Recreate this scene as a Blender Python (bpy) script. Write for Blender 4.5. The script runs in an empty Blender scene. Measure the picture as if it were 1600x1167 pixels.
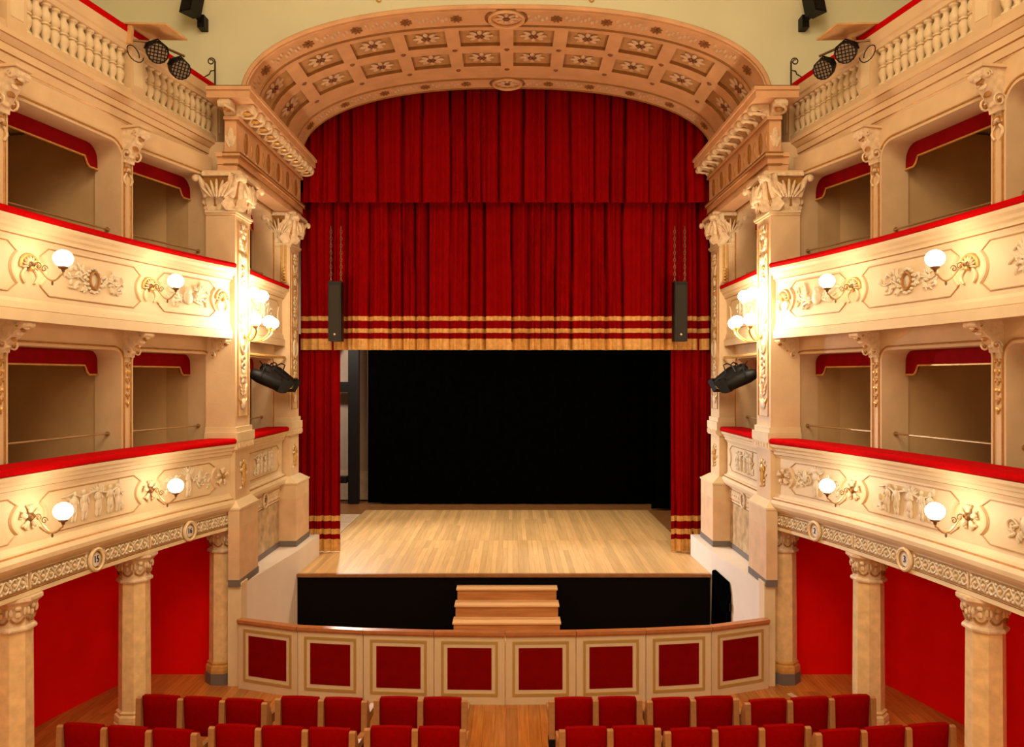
import bpy, bmesh, math, random
from mathutils import Vector, Matrix
random.seed(7)
PI = math.pi
scene = bpy.context.scene
COL = scene.collection

# ------------------------------------------------------------------ camera
cam_d = bpy.data.cameras.new('camera')
cam_d.sensor_width = 36.0
cam_d.lens = 27.0
cam_d.shift_x = 0.0006
cam_d.shift_y = 0.0041
cam_d.clip_end = 200
cam = bpy.data.objects.new('camera', cam_d)
cam.location = (0.13, 0.0, 4.7)
cam.rotation_euler = (PI / 2, 0, 0)
COL.objects.link(cam)
scene.camera = cam
# ------------------------------------------------------------------ world, exposure
scene.view_settings.view_transform = 'Standard'
scene.view_settings.look = 'None'
scene.view_settings.exposure = 0.0
scene.view_settings.gamma = 1.0
scene.view_settings.use_curve_mapping = False
world = bpy.data.worlds.new('world')
scene.world = world
world.use_nodes = True
world.node_tree.nodes['Background'].inputs[0].default_value = (1.0, 0.8, 0.6, 1)
world.node_tree.nodes['Background'].inputs[1].default_value = 0.02
# ------------------------------------------------------------------ lamps of the room and added fill lights
def area_light(name, loc, target, size, power, color, size_y=None, spread=PI):
    d = bpy.data.lights.new(name, 'AREA')
    d.energy = power; d.color = color; d.size = size
    if size_y:
        d.shape = 'RECTANGLE'; d.size_y = size_y
    d.spread = spread
    o = bpy.data.objects.new(name, d); COL.objects.link(o)
    o.location = loc
    o.rotation_euler = (Vector(target) - Vector(loc)).to_track_quat('-Z', 'Y').to_euler()
    return o
def point_light(name, loc, power, color, radius=0.12):
    d = bpy.data.lights.new(name, 'POINT')
    d.energy = power; d.color = color; d.shadow_soft_size = radius
    o = bpy.data.objects.new(name, d); COL.objects.link(o); o.location = loc
    return o
def spot_light(name, loc, target, power, color, angle, blend=0.4, radius=0.08):
    d = bpy.data.lights.new(name, 'SPOT')
    d.energy = power; d.color = color; d.spot_size = angle; d.spot_blend = blend; d.shadow_soft_size = radius
    o = bpy.data.objects.new(name, d); COL.objects.link(o); o.location = loc
    o.rotation_euler = (Vector(target) - Vector(loc)).to_track_quat('-Z', 'Y').to_euler()
    return o
WARM = (1.0, 0.77, 0.49)
LAMP = (1.0, 0.82, 0.56)
GLOBE_E = 32.0            # radiance of the glass globes
area_light('overhead_fill_light', (0, 3.5, 11.6), (0, 6.5, 2.0), 4.5, 600, WARM)  # added area light standing in for an unseen chandelier
area_light('hall_back_fill', (0, -1.0, 9.6), (0, 13.0, 5.5), 3.5, 230, WARM)  # added fill from behind the viewer, towards curtain and boxes
for _sx in (-1, 1):       # the sconces of the horseshoe beyond the frame
    for _y in (4.2, 2.2):
        for _z in (3.25, 5.95):
            point_light('sconce_light', (_sx * 4.75, _y, _z), 22, LAMP)
area_light('stage_batten_light', (0.2, 17.6, 7.4), (0.2, 17.2, 1.1), 6.5, 400, (1.0, 0.80, 0.55), 1.2)
spot_light('stage_side_light', (-4.05, 19.3, 4.6), (3.9, 13.2, 2.0), 2300, (0.80, 0.88, 1.0), math.radians(42), 0.7, 0.12)
area_light('backstage_fill_light', (-5.0, 19.4, 6.2), (-4.8, 22.7, 3.0), 0.5, 110, (1.0, 0.82, 0.66))  # added to brighten the pale backstage wall, hidden behind the side curtain
spot_light('stage_side_flood', (-4.1, 19.5, 5.0), (-0.5, 14.2, 1.1), 900, (1.0, 0.90, 0.76), math.radians(105), 1.0, 0.12)

# ------------------------------------------------------------------ materials
M = {}
def mat(name, col, rough=0.6, metal=0.0, var=0.0, scale=4.0, bump=0.0, bscale=40.0, sheen=0.0, spec=0.4, per_object=0.0, coat=0.0):
    m = bpy.data.materials.new(name); m.use_nodes = True
    nt = m.node_tree; b = nt.nodes['Principled BSDF']
    b.inputs['Roughness'].default_value = rough
    b.inputs['Metallic'].default_value = metal
    b.inputs['Specular IOR Level'].default_value = spec
    b.inputs['Base Color'].default_value = (*col, 1)
    if coat:
        b.inputs['Coat Weight'].default_value = coat
        b.inputs['Coat Roughness'].default_value = 0.25
    if sheen:
        b.inputs['Sheen Weight'].default_value = sheen
        b.inputs['Sheen Roughness'].default_value = 0.5
        b.inputs['Sheen Tint'].default_value = (min(1, col[0] * 2.5), col[1] * 2.5, col[2] * 2.5, 1)
    tc = nt.nodes.new('ShaderNodeTexCoord')
    if var or per_object:
        n = nt.nodes.new('ShaderNodeTexNoise'); n.inputs['Scale'].default_value = scale; n.inputs['Detail'].default_value = 5
        nt.links.new(tc.outputs['Object'], n.inputs['Vector'])
        r = nt.nodes.new('ShaderNodeMapRange')
        r.inputs['From Min'].default_value = 0.3; r.inputs['From Max'].default_value = 0.7
        r.inputs['To Min'].default_value = 1 - var; r.inputs['To Max'].default_value = 1 + var
        nt.links.new(n.outputs['Fac'], r.inputs['Value'])
        v = nt.nodes.new('ShaderNodeHueSaturation'); v.inputs['Color'].default_value = (*col, 1)
        if per_object:
            oi = nt.nodes.new('ShaderNodeObjectInfo')
            r2 = nt.nodes.new('ShaderNodeMapRange')
            r2.inputs['To Min'].default_value = 1 - per_object; r2.inputs['To Max'].default_value = 1 + per_object
            nt.links.new(oi.outputs['Random'], r2.inputs['Value'])
            mu = nt.nodes.new('ShaderNodeMath'); mu.operation = 'MULTIPLY'
            nt.links.new(r.outputs[0], mu.inputs[0]); nt.links.new(r2.outputs[0], mu.inputs[1])
            nt.links.new(mu.outputs[0], v.inputs['Value'])
        else:
            nt.links.new(r.outputs[0], v.inputs['Value'])
        nt.links.new(v.outputs[0], b.inputs['Base Color'])
    if bump:
        n2 = nt.nodes.new('ShaderNodeTexNoise'); n2.inputs['Scale'].default_value = bscale; n2.inputs['Detail'].default_value = 4
        nt.links.new(tc.outputs['Object'], n2.inputs['Vector'])
        bp = nt.nodes.new('ShaderNodeBump'); bp.inputs['Strength'].default_value = bump; bp.inputs['Distance'].default_value = 0.01
        nt.links.new(n2.outputs['Fac'], bp.inputs['Height'])
        nt.links.new(bp.outputs[0], b.inputs['Normal'])
    M[name] = m
    return m
def wood(name, col, dark, axis, rough=0.35, per_object=0.2, grain=30.0):
    """boards: grain stretched along one axis, tone by board"""
    m = mat(name, col, rough, spec=0.45)
    nt = m.node_tree; b = nt.nodes['Principled BSDF']
    tc = nt.nodes.new('ShaderNodeTexCoord'); mp = nt.nodes.new('ShaderNodeMapping')
    s = [grain, grain, grain]; s['xyz'.index(axis)] = grain * 0.06
    mp.inputs['Scale'].default_value = s
    oi = nt.nodes.new('ShaderNodeObjectInfo')
    geo = nt.nodes.new('ShaderNodeNewGeometry')
    nt.links.new(geo.outputs['Position'], mp.inputs['Vector'])
    n = nt.nodes.new('ShaderNodeTexNoise'); n.inputs['Scale'].default_value = 1.0; n.inputs['Detail'].default_value = 4
    nt.links.new(mp.outputs[0], n.inputs['Vector'])
    mx = nt.nodes.new('ShaderNodeMix'); mx.data_type = 'RGBA'
    mx.inputs['A'].default_value = (*dark, 1); mx.inputs['B'].default_value = (*col, 1)
    r = nt.nodes.new('ShaderNodeMapRange'); r.inputs['From Min'].default_value = 0.3; r.inputs['From Max'].default_value = 0.65
    nt.links.new(n.outputs['Fac'], r.inputs['Value']); nt.links.new(r.outputs[0], mx.inputs['Factor'])
    v = nt.nodes.new('ShaderNodeHueSaturation')
    r2 = nt.nodes.new('ShaderNodeMapRange'); r2.inputs['To Min'].default_value = 1 - per_object; r2.inputs['To Max'].default_value = 1 + per_object
    nt.links.new(oi.outputs['Random'], r2.inputs['Value']); nt.links.new(r2.outputs[0], v.inputs['Value'])
    nt.links.new(mx.outputs['Result'], v.inputs['Color']); nt.links.new(v.outputs[0], b.inputs['Base Color'])
    return m
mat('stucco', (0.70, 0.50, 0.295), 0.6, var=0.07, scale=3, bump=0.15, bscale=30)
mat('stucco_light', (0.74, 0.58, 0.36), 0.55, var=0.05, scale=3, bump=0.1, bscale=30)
mat('relief', (0.72, 0.62, 0.46), 0.55, var=0.06, scale=10)
mat('carved', (0.74, 0.56, 0.36), 0.55, var=0.16, scale=18)
mat('gilt', (0.42, 0.20, 0.05), 0.42, metal=0.35, var=0.2, scale=14)
mat('frame_shade', (0.46, 0.27, 0.12), 0.5, var=0.12, scale=8)  # tan puts the thin shadow lines of the cream panel moulding into colour
mat('gold', (0.70, 0.42, 0.13), 0.38, metal=0.4, var=0.15, scale=14)
mat('arch_paint', (0.68, 0.39, 0.20), 0.6, var=0.1, scale=3, bump=0.1)
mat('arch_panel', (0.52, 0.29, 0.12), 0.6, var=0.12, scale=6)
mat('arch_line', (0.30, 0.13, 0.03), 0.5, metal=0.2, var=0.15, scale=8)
mat('petal', (0.70, 0.49, 0.31), 0.6, var=0.1, scale=20)
mat('bud', (0.22, 0.08, 0.03), 0.5)
mat('green_wall', (0.80, 0.79, 0.56), 0.8, var=0.05, scale=0.7)
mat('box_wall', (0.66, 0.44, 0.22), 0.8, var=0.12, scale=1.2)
mat('red_wall', (0.85, 0.003, 0.001), 0.85, var=0.06, scale=2, spec=0.1)
mat('velvet', (0.50, 0.001, 0.002), 0.95, var=0.08, scale=20, spec=0.04)
mat('valance_red', (0.26, 0.002, 0.005), 0.9, var=0.1, scale=8, spec=0.1)
mat('curtain_red', (0.235, 0.001, 0.0015), 0.95, var=0.08, scale=5, spec=0.04)
mat('curtain_gold', (0.68, 0.36, 0.10), 0.55, var=0.18, scale=12, sheen=0.2)
mat('seat_red', (0.27, 0.0008, 0.0008), 0.95, var=0.07, scale=25, bump=0.2, bscale=200, spec=0.03)
mat('panel_red', (0.20, 0.0008, 0.001), 0.6, spec=0.05, var=0.1, scale=6)
mat('panel_cream', (0.72, 0.56, 0.37), 0.5, var=0.04, scale=4)
mat('panel_gold', (0.55, 0.36, 0.11), 0.4, metal=0.3)
mat('rail_wood', (0.46, 0.17, 0.06), 0.3, var=0.15, scale=8)
mat('seat_wood', (0.44, 0.20, 0.075), 0.4, var=0.15, scale=10)
mat('column_marble', (0.80, 0.56, 0.29), 0.35, var=0.14, scale=9, coat=0.2)
mat('capital_stucco', (0.72, 0.54, 0.36), 0.55, var=0.16, scale=16)
mat('tan_stone', (0.68, 0.45, 0.27), 0.55, var=0.1, scale=4)
mat('veined_marble', (0.48, 0.34, 0.19), 0.35, var=0.35, scale=7)
mat('grey_base', (0.16, 0.13, 0.12), 0.6)
mat('white_ledge', (0.76, 0.66, 0.57), 0.7, var=0.03, scale=2)
mat('black_cloth', (0.0012, 0.0012, 0.0014), 1.0, var=0.3, scale=5, spec=0.0)
mat('front_cloth', (0.004, 0.003, 0.003), 0.95, spec=0.05)
mat('stage_dark', (0.012, 0.010, 0.010), 0.9, spec=0.1)
mat('backstage_wall', (0.5, 0.38, 0.30), 0.8, var=0.1, scale=2)
mat('black_metal', (0.006, 0.005, 0.005), 0.5, spec=0.2)
mat('dark_mesh', (0.03, 0.024, 0.016), 0.7, spec=0.2)
mat('lens_glass', (0.34, 0.26, 0.18), 0.3)
mat('iron', (0.035, 0.018, 0.012), 0.5, metal=0.5)
mat('brass', (0.55, 0.36, 0.18), 0.35, metal=0.7)
mat('bronze', (0.20, 0.11, 0.05), 0.4, metal=0.6)
mat('steel', (0.45, 0.42, 0.40), 0.35, metal=0.9)
mat('plywood', (0.62, 0.36, 0.15), 0.55, var=0.12, scale=6)
mat('plaque_white', (0.80, 0.76, 0.70), 0.4)
mat('ink', (0.02, 0.03, 0.07), 0.5)
mat('box_wood', (0.10, 0.04, 0.025), 0.5, var=0.2, scale=8)
mat('ceiling_paint', (0.70, 0.62, 0.46), 0.8)
mat('stage_nosing', (0.26, 0.11, 0.035), 0.4, var=0.2, scale=9)
mat('pale_board', (0.62, 0.46, 0.33), 0.5, var=0.12, scale=5)
wood('hall_boards', (0.56, 0.21, 0.045), (0.42, 0.14, 0.025), 'y', 0.22, 0.22, 26)
wood('stage_boards', (0.66, 0.42, 0.185), (0.57, 0.345, 0.14), 'y', 0.42, 0.16, 22)
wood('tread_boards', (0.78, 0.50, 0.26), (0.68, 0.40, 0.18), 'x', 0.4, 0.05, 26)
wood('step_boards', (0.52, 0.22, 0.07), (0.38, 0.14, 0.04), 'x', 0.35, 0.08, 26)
def glass_globe(name='opal_glass', e=GLOBE_E):
    m = bpy.data.materials.new(name); m.use_nodes = True
    b = m.node_tree.nodes['Principled BSDF']
    b.inputs['Base Color'].default_value = (0.9, 0.88, 0.85, 1)
    b.inputs['Roughness'].default_value = 0.3
    b.inputs['Emission Color'].default_value = (*LAMP, 1)
    b.inputs['Emission Strength'].default_value = e
    M[name] = m
glass_globe()
glass_globe('bright_opal_glass', GLOBE_E*3.6)

# ------------------------------------------------------------------ mesh building
class MB:
    def __init__(self):
        self.v = []; self.f = []; self.m = []; self.mats = []
    def mi(self, name):
        if name not in self.mats: self.mats.append(name)
        return self.mats.index(name)
    def add(self, vs, fs, mname, T=None):
        o = len(self.v)
        if T is not None: vs = [T @ Vector(p) for p in vs]
        self.v.extend([tuple(p) for p in vs])
        k = self.mi(mname)
        for f in fs:
            self.f.append([i + o for i in f]); self.m.append(k)
        return self
    def box(self, lo, hi, mname, T=None):
        x0, y0, z0 = lo; x1, y1, z1 = hi
        vs = [(x0,y0,z0),(x1,y0,z0),(x1,y1,z0),(x0,y1,z0),(x0,y0,z1),(x1,y0,z1),(x1,y1,z1),(x0,y1,z1)]
        return self.add(vs, [(0,3,2,1),(4,5,6,7),(0,1,5,4),(1,2,6,5),(2,3,7,6),(3,0,4,7)], mname, T)
    def frustum(self, lo, hi, lo2, hi2, z0, z1, mname, T=None):
        vs = [(lo[0],lo[1],z0),(hi[0],lo[1],z0),(hi[0],hi[1],z0),(lo[0],hi[1],z0),
              (lo2[0],lo2[1],z1),(hi2[0],lo2[1],z1),(hi2[0],hi2[1],z1),(lo2[0],hi2[1],z1)]
        return self.add(vs, [(0,3,2,1),(4,5,6,7),(0,1,5,4),(1,2,6,5),(2,3,7,6),(3,0,4,7)], mname, T)
    def prism(self, poly, y0, y1, mname, T=None, caps=True):
        """poly in (x,z), extruded along y"""
        n = len(poly)
        vs = [(x, y0, z) for x, z in poly] + [(x, y1, z) for x, z in poly]
        fs = [(i, (i+1) % n, (i+1) % n + n, i + n) for i in range(n)]
        if caps: fs += [tuple(range(n))[::-1], tuple(range(n, 2*n))]
        return self.add(vs, fs, mname, T)
    def lathe(self, prof, seg, mname, T=None, phase=0.0, sx=1.0, sy=1.0):
        vs = []; fs = []
        for r, z in prof:
            for k in range(seg):
                a = 2*PI*k/seg + phase
                vs.append((r*math.cos(a)*sx, r*math.sin(a)*sy, z))
        n = len(prof)
        for i in range(n-1):
            for k in range(seg):
                k2 = (k+1) % seg
                fs.append((i*seg+k, i*seg+k2, (i+1)*seg+k2, (i+1)*seg+k))
        fs.append(tuple(range(seg))[::-1]); fs.append(tuple(range((n-1)*seg, n*seg)))
        return self.add(vs, fs, mname, T)
    def ell(self, c, r, mname, T=None, su=8, sv=5, R=None):
        vs = []; fs = []
        rows = [[(0, 0, -1)]]
        for j in range(1, sv):
            p = -PI/2 + PI*j/sv
            rows.append([(math.cos(p)*math.cos(2*PI*k/su), math.cos(p)*math.sin(2*PI*k/su), math.sin(p)) for k in range(su)])
        rows.append([(0, 0, 1)])
        idx = []
        for row in rows:
            ids = []
            for p in row:
                q = Vector((p[0]*r[0], p[1]*r[1], p[2]*r[2]))
                if R is not None: q = R @ q
                ids.append(len(vs)); vs.append(tuple(q + Vector(c)))
            idx.append(ids)
        for k in range(su):
            k2 = (k+1) % su
            fs.append((idx[0][0], idx[1][k2], idx[1][k]))
            for j in range(1, sv-1):
                fs.append((idx[j][k], idx[j][k2], idx[j+1][k2], idx[j+1][k]))
            fs.append((idx[sv-1][k], idx[sv-1][k2], idx[sv][0]))
        return self.add(vs, fs, mname, T)
    def tube(self, pts, r, mname, seg=6, T=None, closed=False):
        pts = [Vector(p) for p in pts]; n = len(pts)
        rr = r if isinstance(r, (list, tuple)) else [r]*n
        vs = []; fs = []; prev = None
        for i, p in enumerate(pts):
            if closed: t = pts[(i+1) % n] - pts[i-1]
            else: t = pts[min(i+1, n-1)] - pts[max(i-1, 0)]
            if t.length < 1e-9: t = Vector((0, 0, 1))
            t.normalize()
            if prev is None:
                u = t.cross(Vector((0, 0, 1)))
                if u.length < 0.05: u = t.cross(Vector((0, 1, 0)))
            else: u = prev - t*prev.dot(t)
            u.normalize(); prev = u; w = t.cross(u)
            for k in range(seg):
                a = 2*PI*(k+0.5)/seg
                vs.append(tuple(p + (u*math.cos(a) + w*math.sin(a))*rr[i]))
        for i in range(n if closed else n-1):
            i2 = (i+1) % n
            for k in range(seg):
                k2 = (k+1) % seg
                fs.append((i*seg+k, i*seg+k2, i2*seg+k2, i2*seg+k))
        if not closed:
            fs.append(tuple(range(seg))[::-1]); fs.append(tuple(range((n-1)*seg, n*seg)))
        return self.add(vs, fs, mname, T)
    def grid(self, fn, nu, nv, mname, T=None):
        vs = [fn(i/nu, j/nv) for j in range(nv+1) for i in range(nu+1)]
        fs = [(j*(nu+1)+i, j*(nu+1)+i+1, (j+1)*(nu+1)+i+1, (j+1)*(nu+1)+i) for j in range(nv) for i in range(nu)]
        return self.add(vs, fs, mname, T)
    def leaf(self, w, h, curl, T, mname, t=0.012, lobes=0.25):
        """acanthus leaf: root at the origin, rising along z, face towards -y, the tip curling to -y"""
        nu, nv = 6, 7
        def f(u, v, back):
            a = (u-0.5)*2
            ww = w*0.5*(0.55 + 0.75*math.sin(PI*min(1, v*0.85+0.12)))*(1 - max(0, v-0.75)*1.6)
            ww *= 1 + lobes*math.sin(v*PI*5)*abs(a)
            z = h*v if v < 0.7 else h*(0.7 + 0.3*math.sin((v-0.7)/0.3*PI*0.75)*0.8)
            y = -curl*max(0, v-0.25)**2*1.3 + 0.06*w*math.cos(a*PI*2.5) + 0.10*w*abs(a)
            return (a*ww, y + (t if back else 0), z)
        self.grid(lambda u, v: f(u, v, False), nu, nv, mname, T)
        self.grid(lambda u, v: f(u, v, True), nu, nv, mname, T)
        return self
    def mesh(self, name, smooth=None):
        me = bpy.data.meshes.new(name)
        me.from_pydata(self.v, [], self.f)
        for n in self.mats: me.materials.append(M[n])
        me.polygons.foreach_set('material_index', self.m)
        bm = bmesh.new(); bm.from_mesh(me)
        bmesh.ops.recalc_face_normals(bm, faces=bm.faces)
        bm.to_mesh(me); bm.free()
        if smooth:
            me.polygons.foreach_set('use_smooth', [True]*len(me.polygons))
            if smooth < 179: me.set_sharp_from_angle(angle=math.radians(smooth))
        me.update()
        return me
    def obj(self, name, parent=None, Mx=None, smooth=35):
        return link(name, self.mesh(name, smooth), parent, Mx)
WORLD = {}
def link(name, me, parent=None, Mx=None):
    o = bpy.data.objects.new(name, me); COL.objects.link(o)
    Mx = Mx.copy() if Mx is not None else Matrix.Identity(4)
    if parent is not None:
        o.parent = parent
        o.matrix_parent_inverse = WORLD[parent.name].inverted()
    o.matrix_basis = Mx
    WORLD[o.name] = Mx
    return o
def tag(o, label, cat, group=None, kind=None):
    o['label'] = label; o['category'] = cat
    if group: o['group'] = group
    if kind: o['kind'] = kind
    return o
def thing(name, label, cat, loc=(0, 0, 0), group=None, kind=None):
    return tag(link(name, None, None, Matrix.Translation(loc)), label, cat, group, kind)
def frame(pos, out, z=0.0):
    """local x = outward x up, y = outward (away from the hall), z = up"""
    y = Vector((out[0], out[1], 0)).normalized(); zz = Vector((0, 0, 1)); x = y.cross(zz)
    return Matrix(((x.x, y.x, zz.x, pos[0]), (x.y, y.y, zz.y, pos[1]), (x.z, y.z, zz.z, z), (0, 0, 0, 1)))
def Rz(a): return Matrix.Rotation(a, 4, 'Z')
def Rx(a): return Matrix.Rotation(a, 4, 'X')
def Ry(a): return Matrix.Rotation(a, 4, 'Y')
def Tr(x, y, z): return Matrix.Translation((x, y, z))

# ------------------------------------------------------------------ plan of the horseshoe
CP = [(11.75, 4.16), (10.4, 4.58), (8.2, 5.01), (5.0, 5.30)]
def CX(y):
    s = 0
    for i, (yi, xi) in enumerate(CP):
        l = 1
        for j, (yj, _) in enumerate(CP):
            if i != j: l *= (y-yj)/(yi-yj)
        s += l*xi
    return s
class Path:
    def __init__(self, pts, sx):
        self.p = [Vector((x, y, 0)) for x, y in pts]; self.sx = sx
        self.c = [0.0]
        for a, b in zip(self.p, self.p[1:]): self.c.append(self.c[-1] + (b-a).length)
        self.L = self.c[-1]
        self.n = []
        for i in range(len(self.p)):
            t = self.p[min(i+1, len(self.p)-1)] - self.p[max(i-1, 0)]
            q = Vector((t.y, -t.x, 0)).normalized()
            if q.x*sx < 0: q = -q
            self.n.append(q)
    def at(self, s):
        s = max(0.0, min(self.L, s))
        for i in range(len(self.c)-1):
            if s <= self.c[i+1] + 1e-9: break
        k = (s-self.c[i])/(self.c[i+1]-self.c[i])
        return self.p[i].lerp(self.p[i+1], k), self.n[i].lerp(self.n[i+1], k).normalized()
    def W(self, s, d, z):
        p, n = self.at(s)
        return Vector((p.x + n.x*d, p.y + n.y*d, z))
    def s_of_y(self, y):
        for i in range(len(self.p)-1):
            a, b = self.p[i].y, self.p[i+1].y
            if (a-y)*(b-y) <= 0: return self.c[i] + (self.c[i+1]-self.c[i])*(y-a)/(b-a)
        return self.L
    def F(self, s, d=0.0, z=0.0):
        p, n = self.at(s)
        return frame(p + n*d, n, z)
def sweep(mb, path, s0, s1, n, prof, caps=True, closed=True):
    """prof: list of (d, z, material of the face that starts here)"""
    m = len(prof)
    ring = []
    for i in range(n+1):
        s = s0 + (s1-s0)*i/n
        ring.append([path.W(s, d, z) for d, z, _ in prof])
    for j in range(m if closed else m-1):
        j2 = (j+1) % m
        vs = []; fs = []
        for i in range(n+1): vs += [ring[i][j], ring[i][j2]]
        for i in range(n): fs.append((2*i, 2*i+1, 2*i+3, 2*i+2))
        mb.add(vs, fs, prof[j][2])
    if caps:
        for i in (0, n):
            mb.add(ring[i], [tuple(range(m))], prof[0][2])
JY = [11.75, 10.15, 8.2, 6.2]
YS = 11.75
YEND = 5.2
PATH = {}; SBOX = {}; GAL = {}
GP = [(12.3, 4.44), (10.4, 4.79), (8.19, 5.20), (5.0, 5.60)]
def lag(pts, y):
    return sum(xi*math.prod((y-yj)/(yi-yj) for j, (yj, _) in enumerate(pts) if j != i) for i, (yi, xi) in enumerate(pts))
for sx in (-1, 1):
    PATH[sx] = Path([(sx*CX(YS - i*0.1), YS - i*0.1) for i in range(int((YS-YEND)/0.1)+1)], sx)
    GAL[sx] = Path([(sx*lag(GP, 12.3 - i*0.1), 12.3 - i*0.1) for i in range(int((12.3-YEND)/0.1)+1)], sx)
    SBOX[sx] = Path([(sx*4.2, 12.42), (sx*4.2, 13.5), (sx*4.2, 14.6)], sx)
SIDE = {-1: 'left', 1: 'right'}
BOXNO = {-1: ['16', '15', '14'], 1: ['2', '3', '4']}
STAGENO = {-1: '17', 1: '1'}
BOXW = {-1: ['sixteen', 'fifteen', 'fourteen'], 1: ['two', 'three', 'four']}

# ------------------------------------------------------------------ floor, ceiling, outer walls
fl = thing('floor', 'polished orange wooden board floor of the theatre hall', 'floor', kind='structure')
MB().box((-7.6, -3, -0.2), (7.6, 14.1, -0.03), 'hall_boards').obj('subfloor', fl)
pw = 0.155
me_pl = {}
for k in range(int(12.9/pw)):
    x = -6.45 + k*pw
    cuts = [7.6 + (0.55 if k % 2 else 0.0) - 0.6, 8.9 + 0.7*random.random(), 10.7 + 0.8*random.random(), 12.2]
    for a, b in zip(cuts, cuts[1:]):
        MB().box((0.0015, 0.0015, -0.03), (pw-0.0015, b-a-0.0015, 0.0), 'hall_boards').obj('plank', fl, Tr(x, a, 0), None)
ce = MB().box((-7.8, -3.2, 12.4), (7.8, 12.2, 12.6), 'ceiling_paint').obj('ceiling', smooth=None)
tag(ce, 'pale plaster ceiling above the theatre hall', 'ceiling', kind='structure')
wb = MB().box((-7.8, -3.2, -0.2), (7.8, -3.0, 12.4), 'green_wall').obj('wall_back', smooth=None)
tag(wb, 'plain pale wall behind the viewer of the hall', 'wall', kind='structure')

# ------------------------------------------------------------------ proscenium arch (coffered barrel) and the wall round it
AX, AA, AB, AZ, AN = 0.05, 4.07, 1.40, 9.03, 2.3
YA0, YA1 = 11.93, 15.2
def arch_pt(th, r=0.0):
    """th 0 (right springing) .. pi (left); r grows outwards"""
    c, s = math.cos(th), math.sin(th)
    x = AA*math.copysign(abs(c)**(2/AN), c); z = AB*abs(s)**(2/AN)
    nx = math.copysign(abs(x/AA)**(AN-1), x)/AA; nz = (abs(z/AB)**(AN-1))/AB
    l = math.hypot(nx, nz) or 1
    return AX + x + r*nx/l, AZ + z + r*nz/l
# arc length table
TH = [PI*i/800 for i in range(801)]
_pt = [arch_pt(t) for t in TH]
CUM = [0.0]
for a, b in zip(_pt, _pt[1:]): CUM.append(CUM[-1] + math.hypot(b[0]-a[0], b[1]-a[1]))
ALEN = CUM[-1]
def arch_at(l, r=0.0):
    l = max(0.0, min(ALEN, l))
    lo, hi = 0, 800
    while hi-lo > 1:
        mid = (lo+hi)//2
        if CUM[mid] <= l: lo = mid
        else: hi = mid
    k = (l-CUM[lo])/max(1e-9, CUM[hi]-CUM[lo])
    return arch_pt(TH[lo] + (TH[hi]-TH[lo])*k, r)
def AW(l, y, r=0.0):
    x, z = arch_at(l, r); return (x, y, z)
wp = thing('wall_front', 'pale green plaster wall around and above the coffered arch', 'wall', (0, 12, 8), kind='structure')
mb = MB()
N = 96
low, up = [], []
for i in range(N+1):
    x, z = arch_at(ALEN*i/N, 0.06); low.append((x, z)); up.append((x*1.0 if 0 < i < N else x, 12.4))
for y0 in (12.36, 12.5):
    vs = [(x, y0, z) for x, z in low] + [(x, y0, z) for x, z in up]
    mb.add(vs, [(i, i+1, i+1+N+1, i+N+1) for i in range(N)], 'green_wall')
for s in (-1, 1):
    xa = low[0][0] if s > 0 else low[-1][0]
    mb.box((min(xa, s*7.8), 12.36, 8.1), (max(xa, s*7.8), 12.5, 12.4), 'green_wall')
mb.obj('plaster', wp, smooth=None)
for (ux, w) in ((-2.0, 0.5), (1.42, 0.75)):
    g = MB()
    for k in range(9):
        a = (k-4)*0.35
        g.ell((ux + w*0.5*math.sin(a), 12.34, 10.93 - 0.1*math.cos(a*2) + 0.05*(k % 2)), (0.06, 0.02, 0.10), 'gold', R=Matrix.Rotation(a, 3, 'Y'))
    g.tube([(ux + w*0.5*math.cos(t), 12.34, 10.87 + 0.07*math.sin(t)) for t in [PI*i/8*2 for i in range(9)]], 0.018, 'gold', 5)
    g.obj('stucco_scroll', wp)
arch = thing('proscenium_arch', 'coffered salmon barrel arch with painted rosettes over the red curtain', 'arch', (0, 13.5, 9.0))
ARC_FLAT = 64
def arch_strip(mb, l0, l1, y0, y1, n, m, r=0.0):
    vs = []; fs = []
    for i in range(n+1):
        l = l0 + (l1-l0)*i/n
        vs += [AW(l, y0, r), AW(l, y1, r)]
    for i in range(n): fs.append((2*i, 2*i+1, 2*i+3, 2*i+2))
    mb.add(vs, fs, m)
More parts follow.
